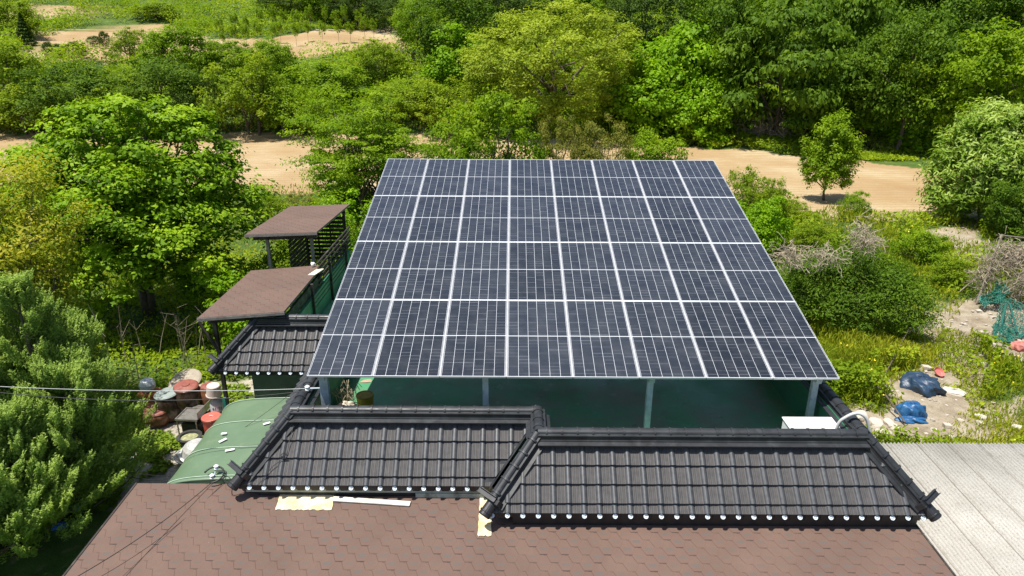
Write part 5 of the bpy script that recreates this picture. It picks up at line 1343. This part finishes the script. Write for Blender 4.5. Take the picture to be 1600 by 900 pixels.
scatter('weeds', 330000, (5.9, 34), (12.7, 44), wh, .17, .17, L_GRS, 1, 'tall yellow green weeds on the slope right of the house', 1.7, .65, .14)
scatter('leafy_weeds', 170000, (6.2, 34), (12.7, 43), lambda x, y: .2 + 1.1 * np.clip(fbm(x * .7 + 20, y * .7) - .40, 0, 1) * 2, .12, .6, L_GCV, 2, 'leafy green ground cover on the right slope', 1.6, .3, .04, dens=lambda x, y: np.clip((fbm(x * .7 + 20, y * .7) - .47) * 9, .03, 1))
scatter('yellow_flowers', 5000, (10, 30), (14, 34), lambda x, y: .75 + 0 * x, .055, .9, mat('yellow_petals', (.75, .60, .02), .6), 12, 'small yellow flowers sprinkled over the weeds on the right slope', 1.6, .1, .0, cat='flowers', dens=lambda x, y: np.clip((fbm(x * .5 + 60, y * .5) - .48) * 8, 0, 1))
scatter('back_weeds', 70000, (-32, 8), (20, 45), wh, .14, .3, L_GRS, 3, 'weeds between the house and the field', 1.3, .6, .05)
scatter('shade_undergrowth', 60000, (-16, -4.6), (15.5, 30), lambda x, y: .2 + 1.6 * np.clip(fbm(x * .5 + 5, y * .5) - .3, 0, 1), .13, .6, L_GCV, 4, 'shaded undergrowth beneath the trees left of the house', 1.4, .3, .1)
hill_h = lambda x, y: .2 + np.clip((y - 60) / 12, 0, 1) * 3.0 * np.clip(fbm(x * .13 + 7, y * .13 + 2) - .33, 0, 1) * 1.7
scatter('hill_undergrowth', 290000, (-150, 150), (57, 175), hill_h, .26, .6, L_GCV, 5, 'dense green undergrowth covering the hillside', 1.6, .3, .02)
scatter('hill_bramble', 130000, (-150, 150), (67.5, 170), lambda x, y: .3 + 3.6 * np.clip(fbm(x * .16 + 71, y * .16 + 5) - .4, 0, 1) * 2, .26, .6, L_CHE, 6, 'lighter green brambles on the hillside', 1.6, .3, .01, dens=lambda x, y: np.clip((fbm(x * .16 + 71, y * .16 + 5) - .42) * 8, .02, 1))
scatter('dry_grass', 30000, (-60, 45), (60, 72), lambda x, y: .5 + 0 * x, .30, .2, leafmat('dry_grass_blades', (.16, .13, .05), (.26, .23, .09), (.36, .33, .16), .3, .7), 7, 'dry grass strip along the back edge of the field', 1.2, .7, .0, dens=lambda x, y: np.exp(-((y - 67.5 + .12 * np.clip(x - 5, 0, 60) ** 1.0 * .8) / 2.5) ** 2))
scatter('mossy_patch', 16000, (9.8, 14.5), (13.6, 15.6), lambda x, y: .06 + 0 * x, .06, .5, leafmat('moss', (.12, .20, .012), (.20, .30, .02), (.30, .38, .05), .3, .6), 8, 'bright yellow green moss at the edge of the shed roof', 1.2, .3, 1.0, wedge=False, dens=lambda x, y: (np.abs(y - 14.5 + .25 * (x - 12)) < .5) * 1.0)
# ivy on the yard path
r_ = np.random.RandomState(9); x = r_.uniform(-10.2, -6.3, 60000); y = r_.uniform(9.5, 17.5, 60000)
k = (fbm(x * 1.1, y * 1.1 + 5) > .46); x, y = x[k][:17000], y[k][:17000]
C = np.stack([x, y, tz(x, y) + r_.uniform(.01, .13, len(x))], -1); N = unit(r_, len(x)) * .5 + np.array([0, 0, 1.])
V, Fq, v = leaves(r_, C, N, .085, .85, .2); o = np_mesh('ivy', V, Fq, leafmat('ivy_leaves', (.10, .17, .012), (.19, .29, .02), (.30, .38, .04), .3, .5), attr={'v': ('FLOAT', v)}); tag(o, 'bright yellow green ivy creeping over the pale yard path', 'ivy', None, 'stuff')

def rubble(n, seed):
    r_ = np.random.RandomState(seed); m = MB(); k = 0
    while k < n:
        y = r_.uniform(12.8, 24); x = r_.uniform(6.6, 22)
        if soil_at(np.array([x]), np.array([y]))[0] < .5: continue
        s_ = abs(r_.normal(0, .035)) + .015; z = float(tz(x, y)); q = [Vector((x, y, z + s_ * .3)) + Vector((a * s_ * r_.uniform(.6, 1.3), b * s_ * r_.uniform(.6, 1.3), c * s_ * r_.uniform(.4, .8))) for c in (-1, 1) for b in (-1, 1) for a in (-1, 1)]
        m.add(q, [(0, 2, 3, 1), (4, 5, 7, 6), (0, 1, 5, 4), (2, 6, 7, 3), (0, 4, 6, 2), (1, 3, 7, 5)]); k += 1
    o = m.build('rubble', mat('pale_rubble', (.42, .37, .30), .9, 0, .35, 3)); tag(o, 'small pale rubble strewn over the bare soil above the shed', 'rubble', None, 'stuff')
rubble(240, 4)
